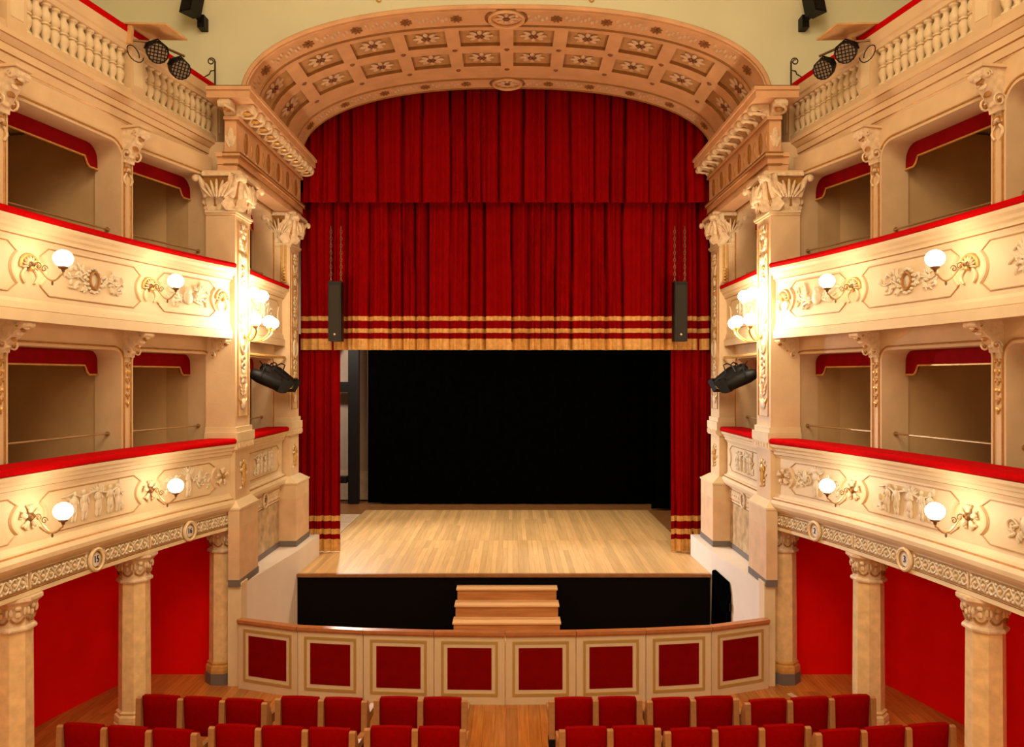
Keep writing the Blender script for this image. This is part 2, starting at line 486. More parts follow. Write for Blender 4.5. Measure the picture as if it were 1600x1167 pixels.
# bands: the outer one towards the hall, the inner one towards the curtain
for nm, (y0, y1) in (('outer_band', (YA0, 12.52)), ('inner_band', (14.66, YA1))):
    b = MB()
    arch_strip(b, 0, ALEN, y0, y1, 80, 'arch_paint')
    for yy in (y0+0.03, y1-0.03):
        b.tube([AW(ALEN*i/80, yy, -0.005) for i in range(81)], 0.022, 'arch_line' if yy > y0+0.1 or nm == 'inner_band' else 'arch_paint', 5)
    bo = b.obj(nm, arch)
    yc = (y0+y1)/2; hw = (y1-y0)*0.32
    for k in range(-5, 6):
        l = ALEN/2 + k*0.80 + (0.0)
        if k == 0:
            rr = MB()
            x, z = arch_at(l)
            rr.tube([(x + 0.27*math.cos(t), yc + hw*1.45*math.sin(t), z-0.03) for t in [2*PI*i/28 for i in range(28)]], 0.030, 'arch_paint', 6, closed=True)
            rr.tube([(x + 0.33*math.cos(t), yc + hw*1.6*math.sin(t), z-0.012) for t in [2*PI*i/28 for i in range(28)]], 0.016, 'arch_line', 6, closed=True)
            for j in range(8):
                a = 2*PI*j/8
                rr.ell((x + 0.12*math.cos(a), yc + hw*0.62*math.sin(a), z-0.02), (0.07, 0.035, 0.015), 'petal', R=Matrix.Rotation(a, 3, 'Z'))
            rr.ell((x, yc, z-0.03), (0.06, 0.05, 0.02), 'bud')
            rr.obj('roundel', bo)
            continue
        fl_ = MB(); x, z = arch_at(l); x2, z2 = arch_at(l+0.02)
        ang = math.atan2(z2-z, x2-x)
        T = Tr(x, yc, z) @ Ry(-ang)
        for j in range(8):
            a = PI/8 + PI/4*j
            fl_.ell((0.062*math.cos(a), hw*0.42*math.sin(a), 0.012), (0.040, 0.020, 0.014), 'arch_line', T, R=Matrix.Rotation(a, 3, 'Z'))
        fl_.ell((0, 0, 0.012), (0.03, 0.03, 0.018), 'bud', T)
        fl_.obj('painted_flower', bo)
        gl = MB()
        for j in range(9):       # pale painted leaf garland between the flowers
            ll = l + (0.16 + j*0.06)*(1 if k > 0 else 1)
            if ll > ALEN - 0.1: continue
            x, z = arch_at(ll, -0.004)
            gl.ell((x, yc + hw*0.35*math.sin(j*2.1), z), (0.035, hw*0.35, 0.010), 'petal', su=6, sv=4)
        if gl.v: gl.obj('painted_garland', bo)
# coffers, two rows of ten
CELL = 0.905
rows = ((12.52, 13.40), (13.40, 14.26))
L0 = ALEN/2 - 5*CELL
for ri, (y0, y1) in enumerate(rows):
    for k in range(10):
        la, lb = L0 + k*CELL, L0 + (k+1)*CELL
        c = MB()
        e = 0.115
        ia, ib, ja, jb = la+e, lb-e, y0+0.14, y1-0.14
        g = [la, ia, ib, lb]; h = [y0, ja, jb, y1]
        for a in range(3):
            for b_ in range(3):
                if a == 1 and b_ == 1: continue
                arch_strip(c, g[a], g[a+1], h[b_], h[b_+1], 4 if a == 1 else 1, 'arch_paint')
        R_ = 0.06
        for ll in (ia, ib):
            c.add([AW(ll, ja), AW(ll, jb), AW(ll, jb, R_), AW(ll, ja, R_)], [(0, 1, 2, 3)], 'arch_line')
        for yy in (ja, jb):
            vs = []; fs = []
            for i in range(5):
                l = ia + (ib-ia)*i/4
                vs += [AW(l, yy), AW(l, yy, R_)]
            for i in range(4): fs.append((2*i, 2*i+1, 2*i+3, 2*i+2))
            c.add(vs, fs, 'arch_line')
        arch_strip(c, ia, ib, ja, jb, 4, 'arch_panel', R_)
        co = c.obj('coffer', arch, smooth=30)
        r = MB()
        lm = (la+lb)/2; x, z = arch_at(lm, R_); x2, z2 = arch_at(lm+0.02, R_)
        T = Tr(x, (y0+y1)/2, z) @ Ry(-math.atan2(z2-z, x2-x))
        for j in range(8):
            a = 2*PI*j/8
            r.ell((0.15*math.cos(a), 0.125*math.sin(a), 0.02), (0.085, 0.045, 0.022), 'petal', T, R=Matrix.Rotation(a, 3, 'Z'))
        for j in range(6):
            a = 2*PI*j/6
            r.ell((0.05*math.cos(a), 0.045*math.sin(a), 0.035), (0.035, 0.022, 0.02), 'bud', T, R=Matrix.Rotation(a, 3, 'Z'))
        r.obj('rosette', co)
    for k in range(1, 10):
        x, z = arch_at(L0 + k*CELL); x2, z2 = arch_at(L0 + k*CELL+0.02)
        s = MB().ell((0, 0, 0), (0.05, 0.04, 0.03), 'bud')
        s.obj('stud', arch, Tr(x, y1 + (0.0), z) @ Ry(-math.atan2(z2-z, x2-x)))
b = MB()
arch_strip(b, 0, L0, 12.52, 14.66, 4, 'arch_paint'); arch_strip(b, ALEN-L0, ALEN, 12.52, 14.66, 4, 'arch_paint')
arch_strip(b, L0, ALEN-L0, 14.26, 14.66, 64, 'arch_paint')
b.obj('soffit', arch)
b = MB()
arch_strip(b, 0, ALEN, 12.52, 15.3, 64, 'stage_dark', 0.35)
for yy in (YA1,):
    vs = []; fs = []
    for i in range(65): vs += [AW(ALEN*i/64, yy), AW(ALEN*i/64, yy, 0.35)]
    for i in range(64): fs.append((2*i, 2*i+1, 2*i+3, 2*i+2))
    b.add(vs, fs, 'arch_paint')
b.obj('arch_back', arch)
b = MB(); b.tube([AW(ALEN*i/80, YA0-0.03, 0.02) for i in range(81)], 0.035, 'arch_paint', 8)
b.obj('archivolt', arch)

# ------------------------------------------------------------------ stage house
sh = thing('wall_stage', 'dark stage house walls behind the red curtains', 'wall', (0, 21, 0), kind='structure')
mb = MB()
mb.box((-7.6, 23.4, 0), (7.6, 23.6, 13), 'stage_dark'); mb.obj('back_panel', sh, smooth=None)
for s in (-1, 1):
    MB().box((min(s*7.4, s*7.6), 15.4, 0), (max(s*7.4, s*7.6), 23.4, 13), 'stage_dark').obj('side_panel', sh, smooth=None)
    MB().box((min(s*4.25, s*7.4), 15.35, 0), (max(s*4.25, s*7.4), 15.5, 13), 'stage_dark').obj('return_panel', sh, smooth=None)
MB().box((-7.6, 15.4, 13), (7.6, 23.6, 13.2), 'stage_dark').obj('grid_panel', sh, smooth=None)
MB().box((-4.4, 15.32, 10.75), (4.4, 15.42, 13), 'stage_dark').obj('header_panel', sh, smooth=None)
# pale backstage wall seen past the curtain, with its black steel post and bars
bw = MB().box((-6.4, 22.7, 1.1), (-3.7, 22.85, 9.6), 'backstage_wall').obj('backstage_panel', sh, smooth=None)
MB().box((-6.4, 22.66, 1.1), (-3.7, 22.7, 1.95), 'pale_board').obj('skirting', sh, smooth=None)
t = thing('steel_frame', 'black steel post with cross bars between side curtain and black backdrop', 'frame', (-4.4, 22.1, 1.1))
MB().box((-4.56, 22.05, 1.08), (-4.26, 22.25, 8.8), 'black_metal').obj('post', t, smooth=None)
MB().box((-5.7, 22.1, 4.28), (-4.56, 22.2, 4.58), 'black_metal').obj('cross_bar', t, smooth=None)
MB().tube([(-5.35, 22.1, 4.9), (-4.5, 22.1, 6.4)], 0.06, 'black_metal', 6).obj('brace', t)
MB().box((-5.4, 21.8, 1.70), (-4.56, 22.1, 1.88), 'black_metal').obj('shelf_arm', t, smooth=None)

# stage platform
ST = 1.1
stg = thing('stage_platform', 'pale wooden stage with black front behind the panelled barrier', 'stage', (0, 17, 0))
b = MB()
b.box((-3.83, 14.1, 0), (3.775, 14.16, ST-0.06), 'front_cloth')
b.obj('front_cloth', stg, smooth=None)
MB().box((-3.84, 14.06, ST-0.055), (3.785, 14.14, ST+0.002), 'stage_nosing').obj('nosing', stg, smooth=None)
MB().box((-7.4, 15.5, ST-0.12), (7.4, 23.4, ST-0.035), 'stage_nosing').obj('underfloor', stg, smooth=None)
MB().box((-3.83, 14.16, ST-0.12), (3.95, 15.5, ST-0.035), 'stage_nosing').obj('apron_underfloor', stg, smooth=None)
sw = 0.105
for k in range(int(7.7/sw)):
    x = -3.83 + k*sw
    cuts = [14.14, 17.0, 20.9]
    if k % 2: cuts = [14.14, 17.0, 18.4 + 1.4*random.random(), 20.9]
    else: cuts = [14.14, 15.3 + random.random(), 17.0, 20.9]
    for a, c in zip(cuts, cuts[1:]):
        MB().box((0.001, 0.0015, -0.035), (sw-0.001, c-a-0.0015, 0.0), 'stage_boards').obj('plank', stg, Tr(x, a, ST), None)
for k in range(6):
    MB().box((-5.6, 17.3+k*0.5, ST-0.035), (-3.85, 17.3+k*0.5+0.49, ST-0.002), 'pale_board').obj('side_board', stg, smooth=None)

# curtains -----------------------------------------------------------
def pleats(x, seed, p, A, z=0.0):
    w = x + 0.10*math.sin(x*2.1 + seed) + 0.06*math.sin(x*4.7 + seed*2.3) + 0.012*math.sin(z*0.9 + x*3)
    q = w/p
    k = math.floor(q)
    amp = 0.55 + 0.45*math.sin(k*2.399 + seed*1.7)
    a = abs(math.sin(PI*q))
    fine = 0.22*math.sin(w*2*PI/(p*0.31) + seed)*a
    return A*(amp*(1 - a**0.42) + fine*0.5)
def curtain(name, label, x0, x1, y, z0, z1, p, A, seed, top_fn=None, stripes=(), fringe=None, matn='curtain_red', nx=None, nz=10, scallop=0.0, group=None, cat='curtain'):
    nx = nx or int((x1-x0)/0.022)
    o = thing(name, label, cat, ((x0+x1)/2, y, z0), group)
    def surf(u, v, za, zb, off):
        x = x0 + (x1-x0)*u
        zt = zb if top_fn is None or zb < z1-1e-6 else top_fn(x)
        z = za + (zt-za)*v
        yy = y + pleats(x, seed, p, A, z) - off
        if za <= z0 + 1e-6 and v == 0: z += scallop*(pleats(x, seed, p, 1.0))
        return (x, yy, z)
    MB().grid(lambda u, v: surf(u, v, z0, z1, 0.0), nx, nz, matn).obj('cloth', o, smooth=80)
    for (a, c) in stripes:
        MB().grid(lambda u, v: surf(u, v, a, c, 0.006), nx, 1, 'curtain_gold').obj('stripe', o, smooth=80)
    if fringe:
        f = MB().grid(lambda u, v: surf(u, v, fringe[0], fringe[1], 0.010), nx, 2, 'curtain_gold')
        f.obj('fringe', o, smooth=80)
    return o
def arch_top(x):
    t = min(0.995, abs(x-AX)/AA)
    return AZ + AB*(1 - t**AN)**(1/AN) + 0.45
curtain('curtain_valance', 'broad red velvet valance hung directly under the coffered arch', -4.05, 4.1, 15.42, 8.22, 10.6, 0.42, 0.34, 1.3, top_fn=arch_top, scallop=0.05)
curtain('main_curtain', 'raised red velvet curtain with two gold stripes and gold fringe above stage', -4.2, 4.22, 15.74, 5.28, 8.5, 0.36, 0.36, 4.1, stripes=((5.87, 5.96), (5.62, 5.71)), fringe=(5.27, 5.50))
curtain('side_curtain', 'red side curtain with gold fringe, beside the pale backstage wall', -4.3, -3.4, 15.85, 1.12, 5.6, 0.22, 0.16, 2.2, stripes=((1.74, 1.85), (1.47, 1.58)), fringe=(1.115, 1.37), group='red side curtains')
curtain('side_curtain', 'red side curtain with gold fringe, beside the black masking drape', 3.42, 4.3, 15.85, 1.12, 5.6, 0.22, 0.16, 5.6, stripes=((1.74, 1.85), (1.47, 1.58)), fringe=(1.115, 1.37), group='red side curtains')
curtain('black_backdrop', 'wide black cloth backdrop closing the rear of the stage', -3.98, 7.2, 22.0, 1.12, 8.9, 0.6, 0.10, 0.4, matn='black_cloth', nx=150, cat='backdrop')
curtain('black_masking', 'narrow black drape behind the side curtain, opposite the steel post', 3.78, 5.4, 17.3, 1.12, 8.6, 0.4, 0.10, 3.4, matn='black_cloth', nx=40, cat='drape')

curtain('black_masking', 'second narrow black drape, close before the rear backdrop, opposite the steel post', 3.95, 6.4, 20.98, 1.12, 8.6, 0.4, 0.10, 1.4, matn='black_cloth', nx=40, cat='drape')
# hanging loudspeakers in front of the curtain
for x, lab in ((-3.34, 'slim black loudspeaker hung on chains before curtain, above the pale backstage gap'), (3.46, 'slim black loudspeaker hung on chains before curtain, above the black drape')):
    t = thing('hanging_loudspeaker', lab, 'loudspeaker', (x, 15.2, 5.42), 'line loudspeakers before the curtain')
    b = MB(); w = 0.125
    b.prism([(-w, 0), (w, 0), (w, 1.17), (-w, 1.17)], -0.13, 0.14, 'black_metal'); b.obj('cabinet', t, Tr(x, 15.2, 5.42), None)
    b = MB(); b.box((-w+0.022, -0.142, 0.05), (w-0.022, -0.131, 1.10), 'dark_mesh'); b.obj('grille', t, Tr(x, 15.2, 5.42), None)
    b = MB(); b.ell((0, -0.145, 0.13), (0.026, 0.008, 0.026), 'steel'); b.obj('badge', t, Tr(x, 15.2, 5.42))
    for s in (-1, 1):
        b = MB()
        for k in range(16):
            z = 1.19 + k*0.07
            R = Matrix.Rotation((k % 2)*PI/2, 3, 'Z')
            b.tube([Vector((s*0.1, 0, z)) + R @ Vector((0.018*math.cos(q), 0, 0.042*math.sin(q))) for q in [2*PI*i/8 for i in range(8)]], 0.007, 'bronze', 4, closed=True)
        b.obj('chain', t, Tr(x, 15.2, 5.42))

# steps from the pit up to the stage
t = thing('stage_steps', 'orange wooden steps leading up to the black stage front', 'steps', (0.05, 13.6, 0))
for k in range(4):
    zt = 0.91 - 0.21*k; yb = 14.08 - 0.0; yf = 13.80 - 0.30*k
    hw = 0.90 + 0.012*k
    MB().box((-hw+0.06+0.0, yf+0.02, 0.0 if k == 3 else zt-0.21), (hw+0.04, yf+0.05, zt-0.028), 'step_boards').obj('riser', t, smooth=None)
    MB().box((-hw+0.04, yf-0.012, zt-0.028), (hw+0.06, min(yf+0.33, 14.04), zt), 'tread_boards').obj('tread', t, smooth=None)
for s in (-1, 1):
    poly = [(13.80-0.9+0.05, 0), (14.04, 0), (14.04, 0.86)]
    for k in range(4):
        zt = 0.91-0.21*k - 0.045; yf = 13.83-0.30*k
        poly += [(yf, zt), (yf, zt-0.21 if k < 3 else 0)]
    poly = [p for i, p in enumerate(poly) if i != 0]
    x = 0.05 + s*0.86
    b = MB(); n = len(poly)
    vs = [(x-0.015, p[0], p[1]) for p in poly] + [(x+0.015, p[0], p[1]) for p in poly]
    b.add(vs, [tuple(range(n)), tuple(range(n, 2*n))] + [(i, (i+1) % n, (i+1) % n+n, i+n) for i in range(n)], 'step_boards')
    b.obj('stringer', t, smooth=None)

# ------------------------------------------------------------------ pit barrier of eight panels
BV = [(-4.01, 11.63), (-3.01, 11.28), (-2.02, 11.14), (-0.985, 11.06), (0.04, 11.03), (1.06, 11.06), (2.08, 11.14), (3.07, 11.28), (4.03, 11.63)]
ordn = ['first barrier panel beside the box sixteen column, red square in gold frame', 'second barrier panel from the box sixteen column, red square in gold frame',
        'third barrier panel from the box sixteen column, red square in gold frame', 'barrier panel before the steps, on the box sixteen side of middle seam',
        'barrier panel before the steps, on the box two side of middle seam', 'third barrier panel from the box two column, red square in gold frame',
        'second barrier panel from the box two column, red square in gold frame', 'first barrier panel beside the box two column, red square in gold frame']
for i in range(8):
    p0, p1 = Vector((*BV[i], 0)), Vector((*BV[i+1], 0)); d = p1-p0; Lb = d.length
    out = Vector((-d.y, d.x, 0)).normalized()      # away from the audience
    T = Matrix(((d.x/Lb, out.x, 0, p0.x), (d.y/Lb, out.y, 0, p0.y), (0, 0, 1, 0), (0, 0, 0, 1)))
    t = tag(link('barrier_panel', None, None, T), ordn[i], 'barrier', 'pit barrier panels')
    g = 0.006
    MB().box((g, 0.0, 0.0), (Lb-g, 0.05, 1.0), 'panel_cream').obj('board', t, T, None)
    b = MB(); b.box((0.003, -0.035, 1.0), (Lb-0.003, 0.085, 1.045), 'rail_wood'); b.box((0.003, -0.02, 0.975), (Lb-0.003, 0.07, 1.0), 'rail_wood')
    b.obj('cap_rail', t, T, None)
    fx, fz0, fz1 = 0.105, 0.125, 0.91
    b = MB()
    for (a0, z0, a1, z1) in ((fx, fz0, Lb-fx, fz0+0.035), (fx, fz1-0.035, Lb-fx, fz1), (fx, fz0+0.035, fx+0.035, fz1-0.035), (Lb-fx-0.035, fz0+0.035, Lb-fx, fz1-0.035)):
        b.box((a0, -0.012, z0), (a1, 0.0, z1), 'panel_gold')
    b.obj('gold_frame', t, T, None)
    MB().box((0.195, -0.006, 0.215), (Lb-0.195, 0.004, 0.815), 'panel_red').obj('red_inset', t, T, None)

# ------------------------------------------------------------------ ornaments
def rosette5(mb, T, r, mat_a, mat_b):
    for j in range(5):
        a = 2*PI*j/5 + PI/2
        R = Matrix.Rotation(-a, 3, 'Y')
        mb.ell((r*0.62*math.cos(a), -0.02, r*0.62*math.sin(a)), (r*0.36, 0.022, r*0.22), mat_a, T, R=R)
        for q in (-1, 1):
            a2 = a + q*0.28
            mb.ell((r*0.86*math.cos(a2), -0.014, r*0.86*math.sin(a2)), (r*0.17, 0.016, r*0.10), mat_a, T, R=Matrix.Rotation(-a2, 3, 'Y'), su=6, sv=4)
    mb.ell((0, -0.03, 0), (r*0.2, 0.035, r*0.2), mat_b, T)
def shell(mb, T, r, m1, m2):
    for j in range(9):
        a = PI*(j/8) * 1.1 - 0.05*PI
        R = Matrix.Rotation(-a, 3, 'Y')
        mb.ell((r*0.55*math.cos(a), -0.018, r*0.55*math.sin(a)), (r*0.45, 0.022, r*0.10), m1, T, R=R, su=6, sv=4)
    mb.tube([(r*1.05*math.cos(q), -0.012, r*1.05*math.sin(q)) for q in [PI*i/12*1.1-0.16 for i in range(13)]], 0.016, m2, 5, T)
    for s in (-1, 1):
        mb.tube([(s*(r*0.5+0.05*math.sin(q)), -0.015, -0.03-0.05*q) for q in [i*0.5 for i in range(7)]], 0.014, m1, 5, T)
    mb.ell((0, -0.03, -0.02), (r*0.25, 0.035, r*0.25), m2, T)
def scroll(mb, T, x0, z0, size, flip, m, turns=1.6, r=0.012):
    pts = []
    for i in range(22):
        q = i/21
        a = q*turns*2*PI
        rad = size*(1-q*0.85)
        pts.append((x0 + flip*(size - rad*math.cos(a)), -0.012, z0 + rad*math.sin(a)))
    mb.tube(pts, [r*(1-0.5*i/21) for i in range(22)], m, 5, T)
def figure(mb, T, x, h, m, rnd, wings=False):
    lean = rnd.uniform(-0.02, 0.02)
    mb.ell((x+lean, -0.018, h*0.42), (h*0.075, 0.026, h*0.09), m, T)
    mb.ell((x+lean*0.6, -0.02, h*0.20), (h*0.12, 0.03, h*0.16), m, T)
    mb.ell((x, -0.016, -h*0.10), (h*0.13, 0.03, h*0.22), m, T)
    for s in (-1, 1):
        mb.ell((x+s*h*0.06, -0.016, -h*0.34), (h*0.05, 0.022, h*0.16), m, T, su=6, sv=4)
        mb.tube([(x+s*h*0.10, -0.02, h*0.28), (x+s*h*(0.17), -0.028, h*0.12), (x+s*h*(0.13+rnd.uniform(0, 0.10)), -0.03, h*rnd.uniform(-0.08, 0.22))], [h*0.04, h*0.035, h*0.025], m, 5, T)
        mb.tube([(x+s*h*0.05, -0.035, h*0.1), (x+s*h*0.09, -0.035, -h*0.2), (x+s*h*0.08, -0.02, -h*0.47)], h*0.022, m, 5, T)
        if wings:
            for k in range(4):
                a = 0.5 + k*0.28
                mb.ell((x+s*h*0.24*math.cos(a)*1.2, -0.012, h*0.26+h*0.2*math.sin(a)), (h*0.15, 0.012, h*0.04), m, T, su=6, sv=4, R=Matrix.Rotation(-s*a if s > 0 else a, 3, 'Y'))
def foliage(mb, T, x0, x1, h, m, rnd, n=26):
    for k in range(n):
        u = rnd.random(); x = x0+(x1-x0)*u; z = rnd.uniform(-0.5, 0.5)*h*(1-0.5*abs(u-0.3))
        a = rnd.uniform(0, PI)
        mb.ell((x, -0.012, z), (rnd.uniform(0.03, 0.06), 0.018, rnd.uniform(0.012, 0.024)), m, T, su=6, sv=4, R=Matrix.Rotation(a, 3, 'Y'))
def candelabra(mb, T, z0, z1, w, m, g, rnd):
    """vertical ornament of vases, leaves, shells and drops"""
    z = z0; k = 0
    while z < z1-0.1:
        t = k % 5
        if t == 0:
            mb.ell((0, -0.015, z+0.09), (w*0.28, 0.03, 0.09), m, T)
            for s in (-1, 1):
                mb.ell((s*w*0.28, -0.012, z+0.13), (w*0.2, 0.02, 0.03), g, T, R=Matrix.Rotation(-s*0.7, 3, 'Y'), su=6, sv=4)
            z += 0.2
        elif t == 1:
            for s in (-1, 1):
                for q in range(3):
                    mb.ell((s*w*(0.14+0.08*q), -0.012, z+0.05+q*0.055), (w*0.17, 0.02, 0.024), m, T, R=Matrix.Rotation(-s*(0.5+q*0.2), 3, 'Y'), su=6, sv=4)
            mb.ell((0, -0.012, z+0.1), (w*0.06, 0.02, 0.1), g, T, su=6, sv=4); z += 0.22
        elif t == 2:
            for q in range(6):
                a = 2*PI*q/6
                mb.ell((w*0.2*math.cos(a), -0.015, z+0.1+w*0.2*math.sin(a)), (w*0.13, 0.02, w*0.08), m, T, R=Matrix.Rotation(-a, 3, 'Y'), su=6, sv=4)
            mb.ell((0, -0.02, z+0.1), (w*0.08, 0.03, w*0.08), g, T, su=6, sv=4); z += 0.22
        elif t == 3:
            mb.tube([(w*0.2*math.sin(q*2*PI), -0.014, z+0.2*q) for q in [i/10 for i in range(11)]], 0.014, m, 5, T)
            mb.tube([(-w*0.2*math.sin(q*2*PI), -0.014, z+0.2*q) for q in [i/10 for i in range(11)]], 0.014, m, 5, T); z += 0.21
        else:
            for q in range(3):
                mb.ell((0, -0.012, z+0.03+q*0.05), (w*(0.09+0.05*q), 0.022, 0.026), m if q % 2 else g, T, su=6, sv=4)
            z += 0.17
        k += 1
def panel_outline(path, s0, s1, zb, zt, d):
    zm = (zb+zt)/2; pts = []
    h = (zt-zb)/2
    a0, a1, a2 = 0.27, 0.16, 0.25
    def end(sj, dirn):
        arc = []
        for i in range(9):
            q = -1 + 2*i/8
            arc.append((sj + dirn*(a1 + (a2-a1)*(1-q*q)), zm + q*h*0.62))
        return arc
    e1 = end(s1, -1); e0 = end(s0, 1)
    top = [(s0+a0+0.02 + (s1-s0-2*a0-0.04)*i/8, zt) for i in range(9)]
    bot = [(s1-a0-0.02 - (s1-s0-2*a0-0.04)*i/8, zb) for i in range(9)]
    full = top + e1[::-1] + bot + e0
    return [path.W(s, d, z) for s, z in full], [path.W(s, d, z) for s, z in e1], [path.W(s, d, z) for s, z in e0]

def text_mesh(txt, size, depth=0.004):
    cu = bpy.data.curves.new('numeral', 'FONT'); cu.body = txt; cu.size = size; cu.align_x = 'CENTER'; cu.align_y = 'CENTER'; cu.extrude = depth
    o = bpy.data.objects.new('numeral_tmp', cu); COL.objects.link(o)
    dg = bpy.context.evaluated_depsgraph_get()
    me = bpy.data.meshes.new_from_object(o.evaluated_get(dg))
    bpy.data.objects.remove(o); me.materials.clear(); me.materials.append(M['ink'])
    return me
def plaque(parent, T, num):
    """round enamel number plaque in a moulded ring"""
    b = MB()
    b.lathe([(0.085, 0.0), (0.085, 0.012), (0.0001, 0.014)], 20, 'plaque_white', T @ Rx(PI/2), sx=0.85)
    b.tube([(0.118*0.9*math.cos(q), -0.02, 0.125*math.sin(q)) for q in [2*PI*i/24 for i in range(24)]], 0.024, 'stucco_light', 6, T, closed=True)
    b.tube([(0.094*0.88*math.cos(q), -0.026, 0.096*math.sin(q)) for q in [2*PI*i/24 for i in range(24)]], 0.006, 'gilt', 5, T, closed=True)
    o = b.obj('number_plaque', parent)
    me = text_mesh(num, 0.115)
    n = link('numeral', me, o, T @ Tr(0, -0.02, 0) @ Rx(PI/2) @ Matrix.Scale(0.8, 4, (1, 0, 0)))
    return o
def lattice(mb, path, s0, s1, z0, z1, d, m, g):
    """knotted rope lattice in a sunk frame"""
    n = max(2, int((s1-s0)/0.115)); zm = (z0+z1)/2; h = (z1-z0)/2*0.72
    for ph in (0, PI):
        pts = []
        for i in range(n*6+1):
            s = s0 + (s1-s0)*i/(n*6)
            pts.append(path.W(s, d+0.002-0.006*math.cos(i*PI/3+ph), zm + h*math.sin(2*PI*i/12 + ph)))
        mb.tube(pts, 0.013, m, 5)
    for i in range(n):
        s = s0 + (s1-s0)*(i+0.5)/n
        mb.ell(path.W(s, d-0.008, zm), (0.022, 0.022, 0.022), g, su=6, sv=4)
        for q in (-1, 1):
            mb.ell(path.W(s0 + (s1-s0)*(i+0.02)/n, d-0.006, zm+q*h*0.95), (0.018, 0.018, 0.018), m, su=6, sv=4)
    for z in (z0, z1):
        mb.tube([path.W(s0 + (s1-s0)*i/12, d-0.006, z) for i in range(13)], 0.008, 'gilt', 4)
    for s in (s0, s1):
        mb.tube([path.W(s, d-0.006, z0), path.W(s, d-0.006, z1)], 0.010, g, 4)

# ------------------------------------------------------------------ the two side walls with the boxes
TIER = {1: dict(zb=2.62, zt=5.34, za=5.06, r=0.14, floor=2.75, rail=3.96), 2: dict(zb=5.45, zt=8.10, za=7.78, r=0.2, floor=5.5, rail=6.66)}
DW = 0.36      # wall plane behind the parapet face
def chord(path, sa, sb, d):
    a, b = path.W(sa, d, 0), path.W(sb, d, 0)
    v = b-a; L = v.length
    out = Vector((v.y, -v.x, 0)).normalized()
    if out.x*path.sx < 0: out = -out
    x = out.cross(Vector((0, 0, 1)))
    org = a if v.dot(x) > 0 else b
    return frame(org, out), L, (v.dot(x) > 0)
def u_poly(L, wl, wr, zb, zt, za, r):
    p = [(0, zb), (0, zt), (L, zt), (L, zb), (L-wr, zb)]
    p += [(L-wr-r + r*math.cos(q), za-r + r*math.sin(q)) for q in [PI/2*i/6 for i in range(7)]]
    p += [(wl+r - r*math.cos(q), za-r + r*math.sin(q)) for q in [PI/2*(1-i/6) for i in range(7)]]
    p += [(wl, zb)]
    return p
def arch_bay(parent, path, sa, sb, d, tier, w0, w1, thick=0.4):
    """one arched box front; w0 / w1 = pier half widths at sa / sb"""
    t = TIER[tier]; T, L, fwd = chord(path, sa, sb, d)
    wl, wr = (w0, w1) if fwd else (w1, w0)
    poly = u_poly(L, wl, wr, t['zb'], t['zt'], t['za'], t['r'])
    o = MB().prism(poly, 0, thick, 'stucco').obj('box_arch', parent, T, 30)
    g = MB(); e = 0.045; r = t['r']+e; za = t['za']+e; a0, a1 = max(0.012, wl-e), L-max(0.012, wr-e)
    pts = [(a1, -0.004, t['zb']+0.25)]
    pts += [(a1-r + r*math.cos(q), -0.004, za-r + r*math.sin(q)) for q in [PI/2*i/6 for i in range(7)]]
    pts += [(a0+r - r*math.cos(q), -0.004, za-r + r*math.sin(q)) for q in [PI/2*(1-i/6) for i in range(7)]]
    pts += [(a0, -0.004, t['zb']+0.25)]
    g.tube(pts, 0.013, 'gilt', 5)
    g.obj('gilt_line', o, T)
    return o, T, L, wl, wr
LVL = {1: 'lower', 2: 'upper'}
def where(sx, i, tier):
    return f"{LVL[tier]} box over plaque {BOXW[sx][i]}" if tier == 1 else f"upper box above plaque {BOXW[sx][i]}"
def box_fittings(path, T, L, wl, wr, tier, d_in, place):
    t = TIER[tier]
    # velvet valance at the back of the reveal
    a0, a1, za = wl+0.004, L-wr-0.004, t['za']
    k = 0.24; zA = za-0.20; zB = za-0.32
    bot = [(a0, zB), (a0+0.16, zB), (a0+0.20, zB+0.035), (a0+k, zA)]
    bot += [(a1-k, zA), (a1-0.20, zB+0.035), (a1-0.16, zB), (a1, zB)]
    r = t['r']
    top = [(a1-r + (r-0.004)*math.cos(q), za-r + (r-0.004)*math.sin(q)) for q in [PI/2*i/5 for i in range(6)]]
    top += [(a0+r - (r-0.004)*math.cos(q), za-r + (r-0.004)*math.sin(q)) for q in [PI/2*(1-i/5) for i in range(6)]]
    v = thing('box_valance', 'dark red stepped valance edged in gold, ' + place, 'valance', T @ Vector((L/2, d_in-0.03, za)), 'valances in the theatre boxes')
    MB().prism(bot + top, d_in-0.045, d_in-0.02, 'valance_red').obj('cloth', v, T, 30)
    MB().tube([(x, d_in-0.05, z) for x, z in bot], 0.014, 'gold', 5).obj('gold_trim', v, T)
    # brass rail
    rl = thing('brass_rail', 'thin brass rail across the opening of the ' + place, 'rail', T @ Vector((L/2, 0.2, t['rail'])), 'brass rails in the theatre boxes')
    MB().tube([(wl+0.01, 0.2, t['rail']), (L-wr-0.01, 0.2, t['rail'])], 0.013, 'brass', 8).obj('bar', rl, T)
    for x in (wl+0.012, L-wr-0.012):
        MB().lathe([(0.03, -0.008), (0.03, 0.008)], 10, 'brass', Tr(x, 0.2, t['rail']) @ Ry(PI/2)).obj('end_cap', rl, T)
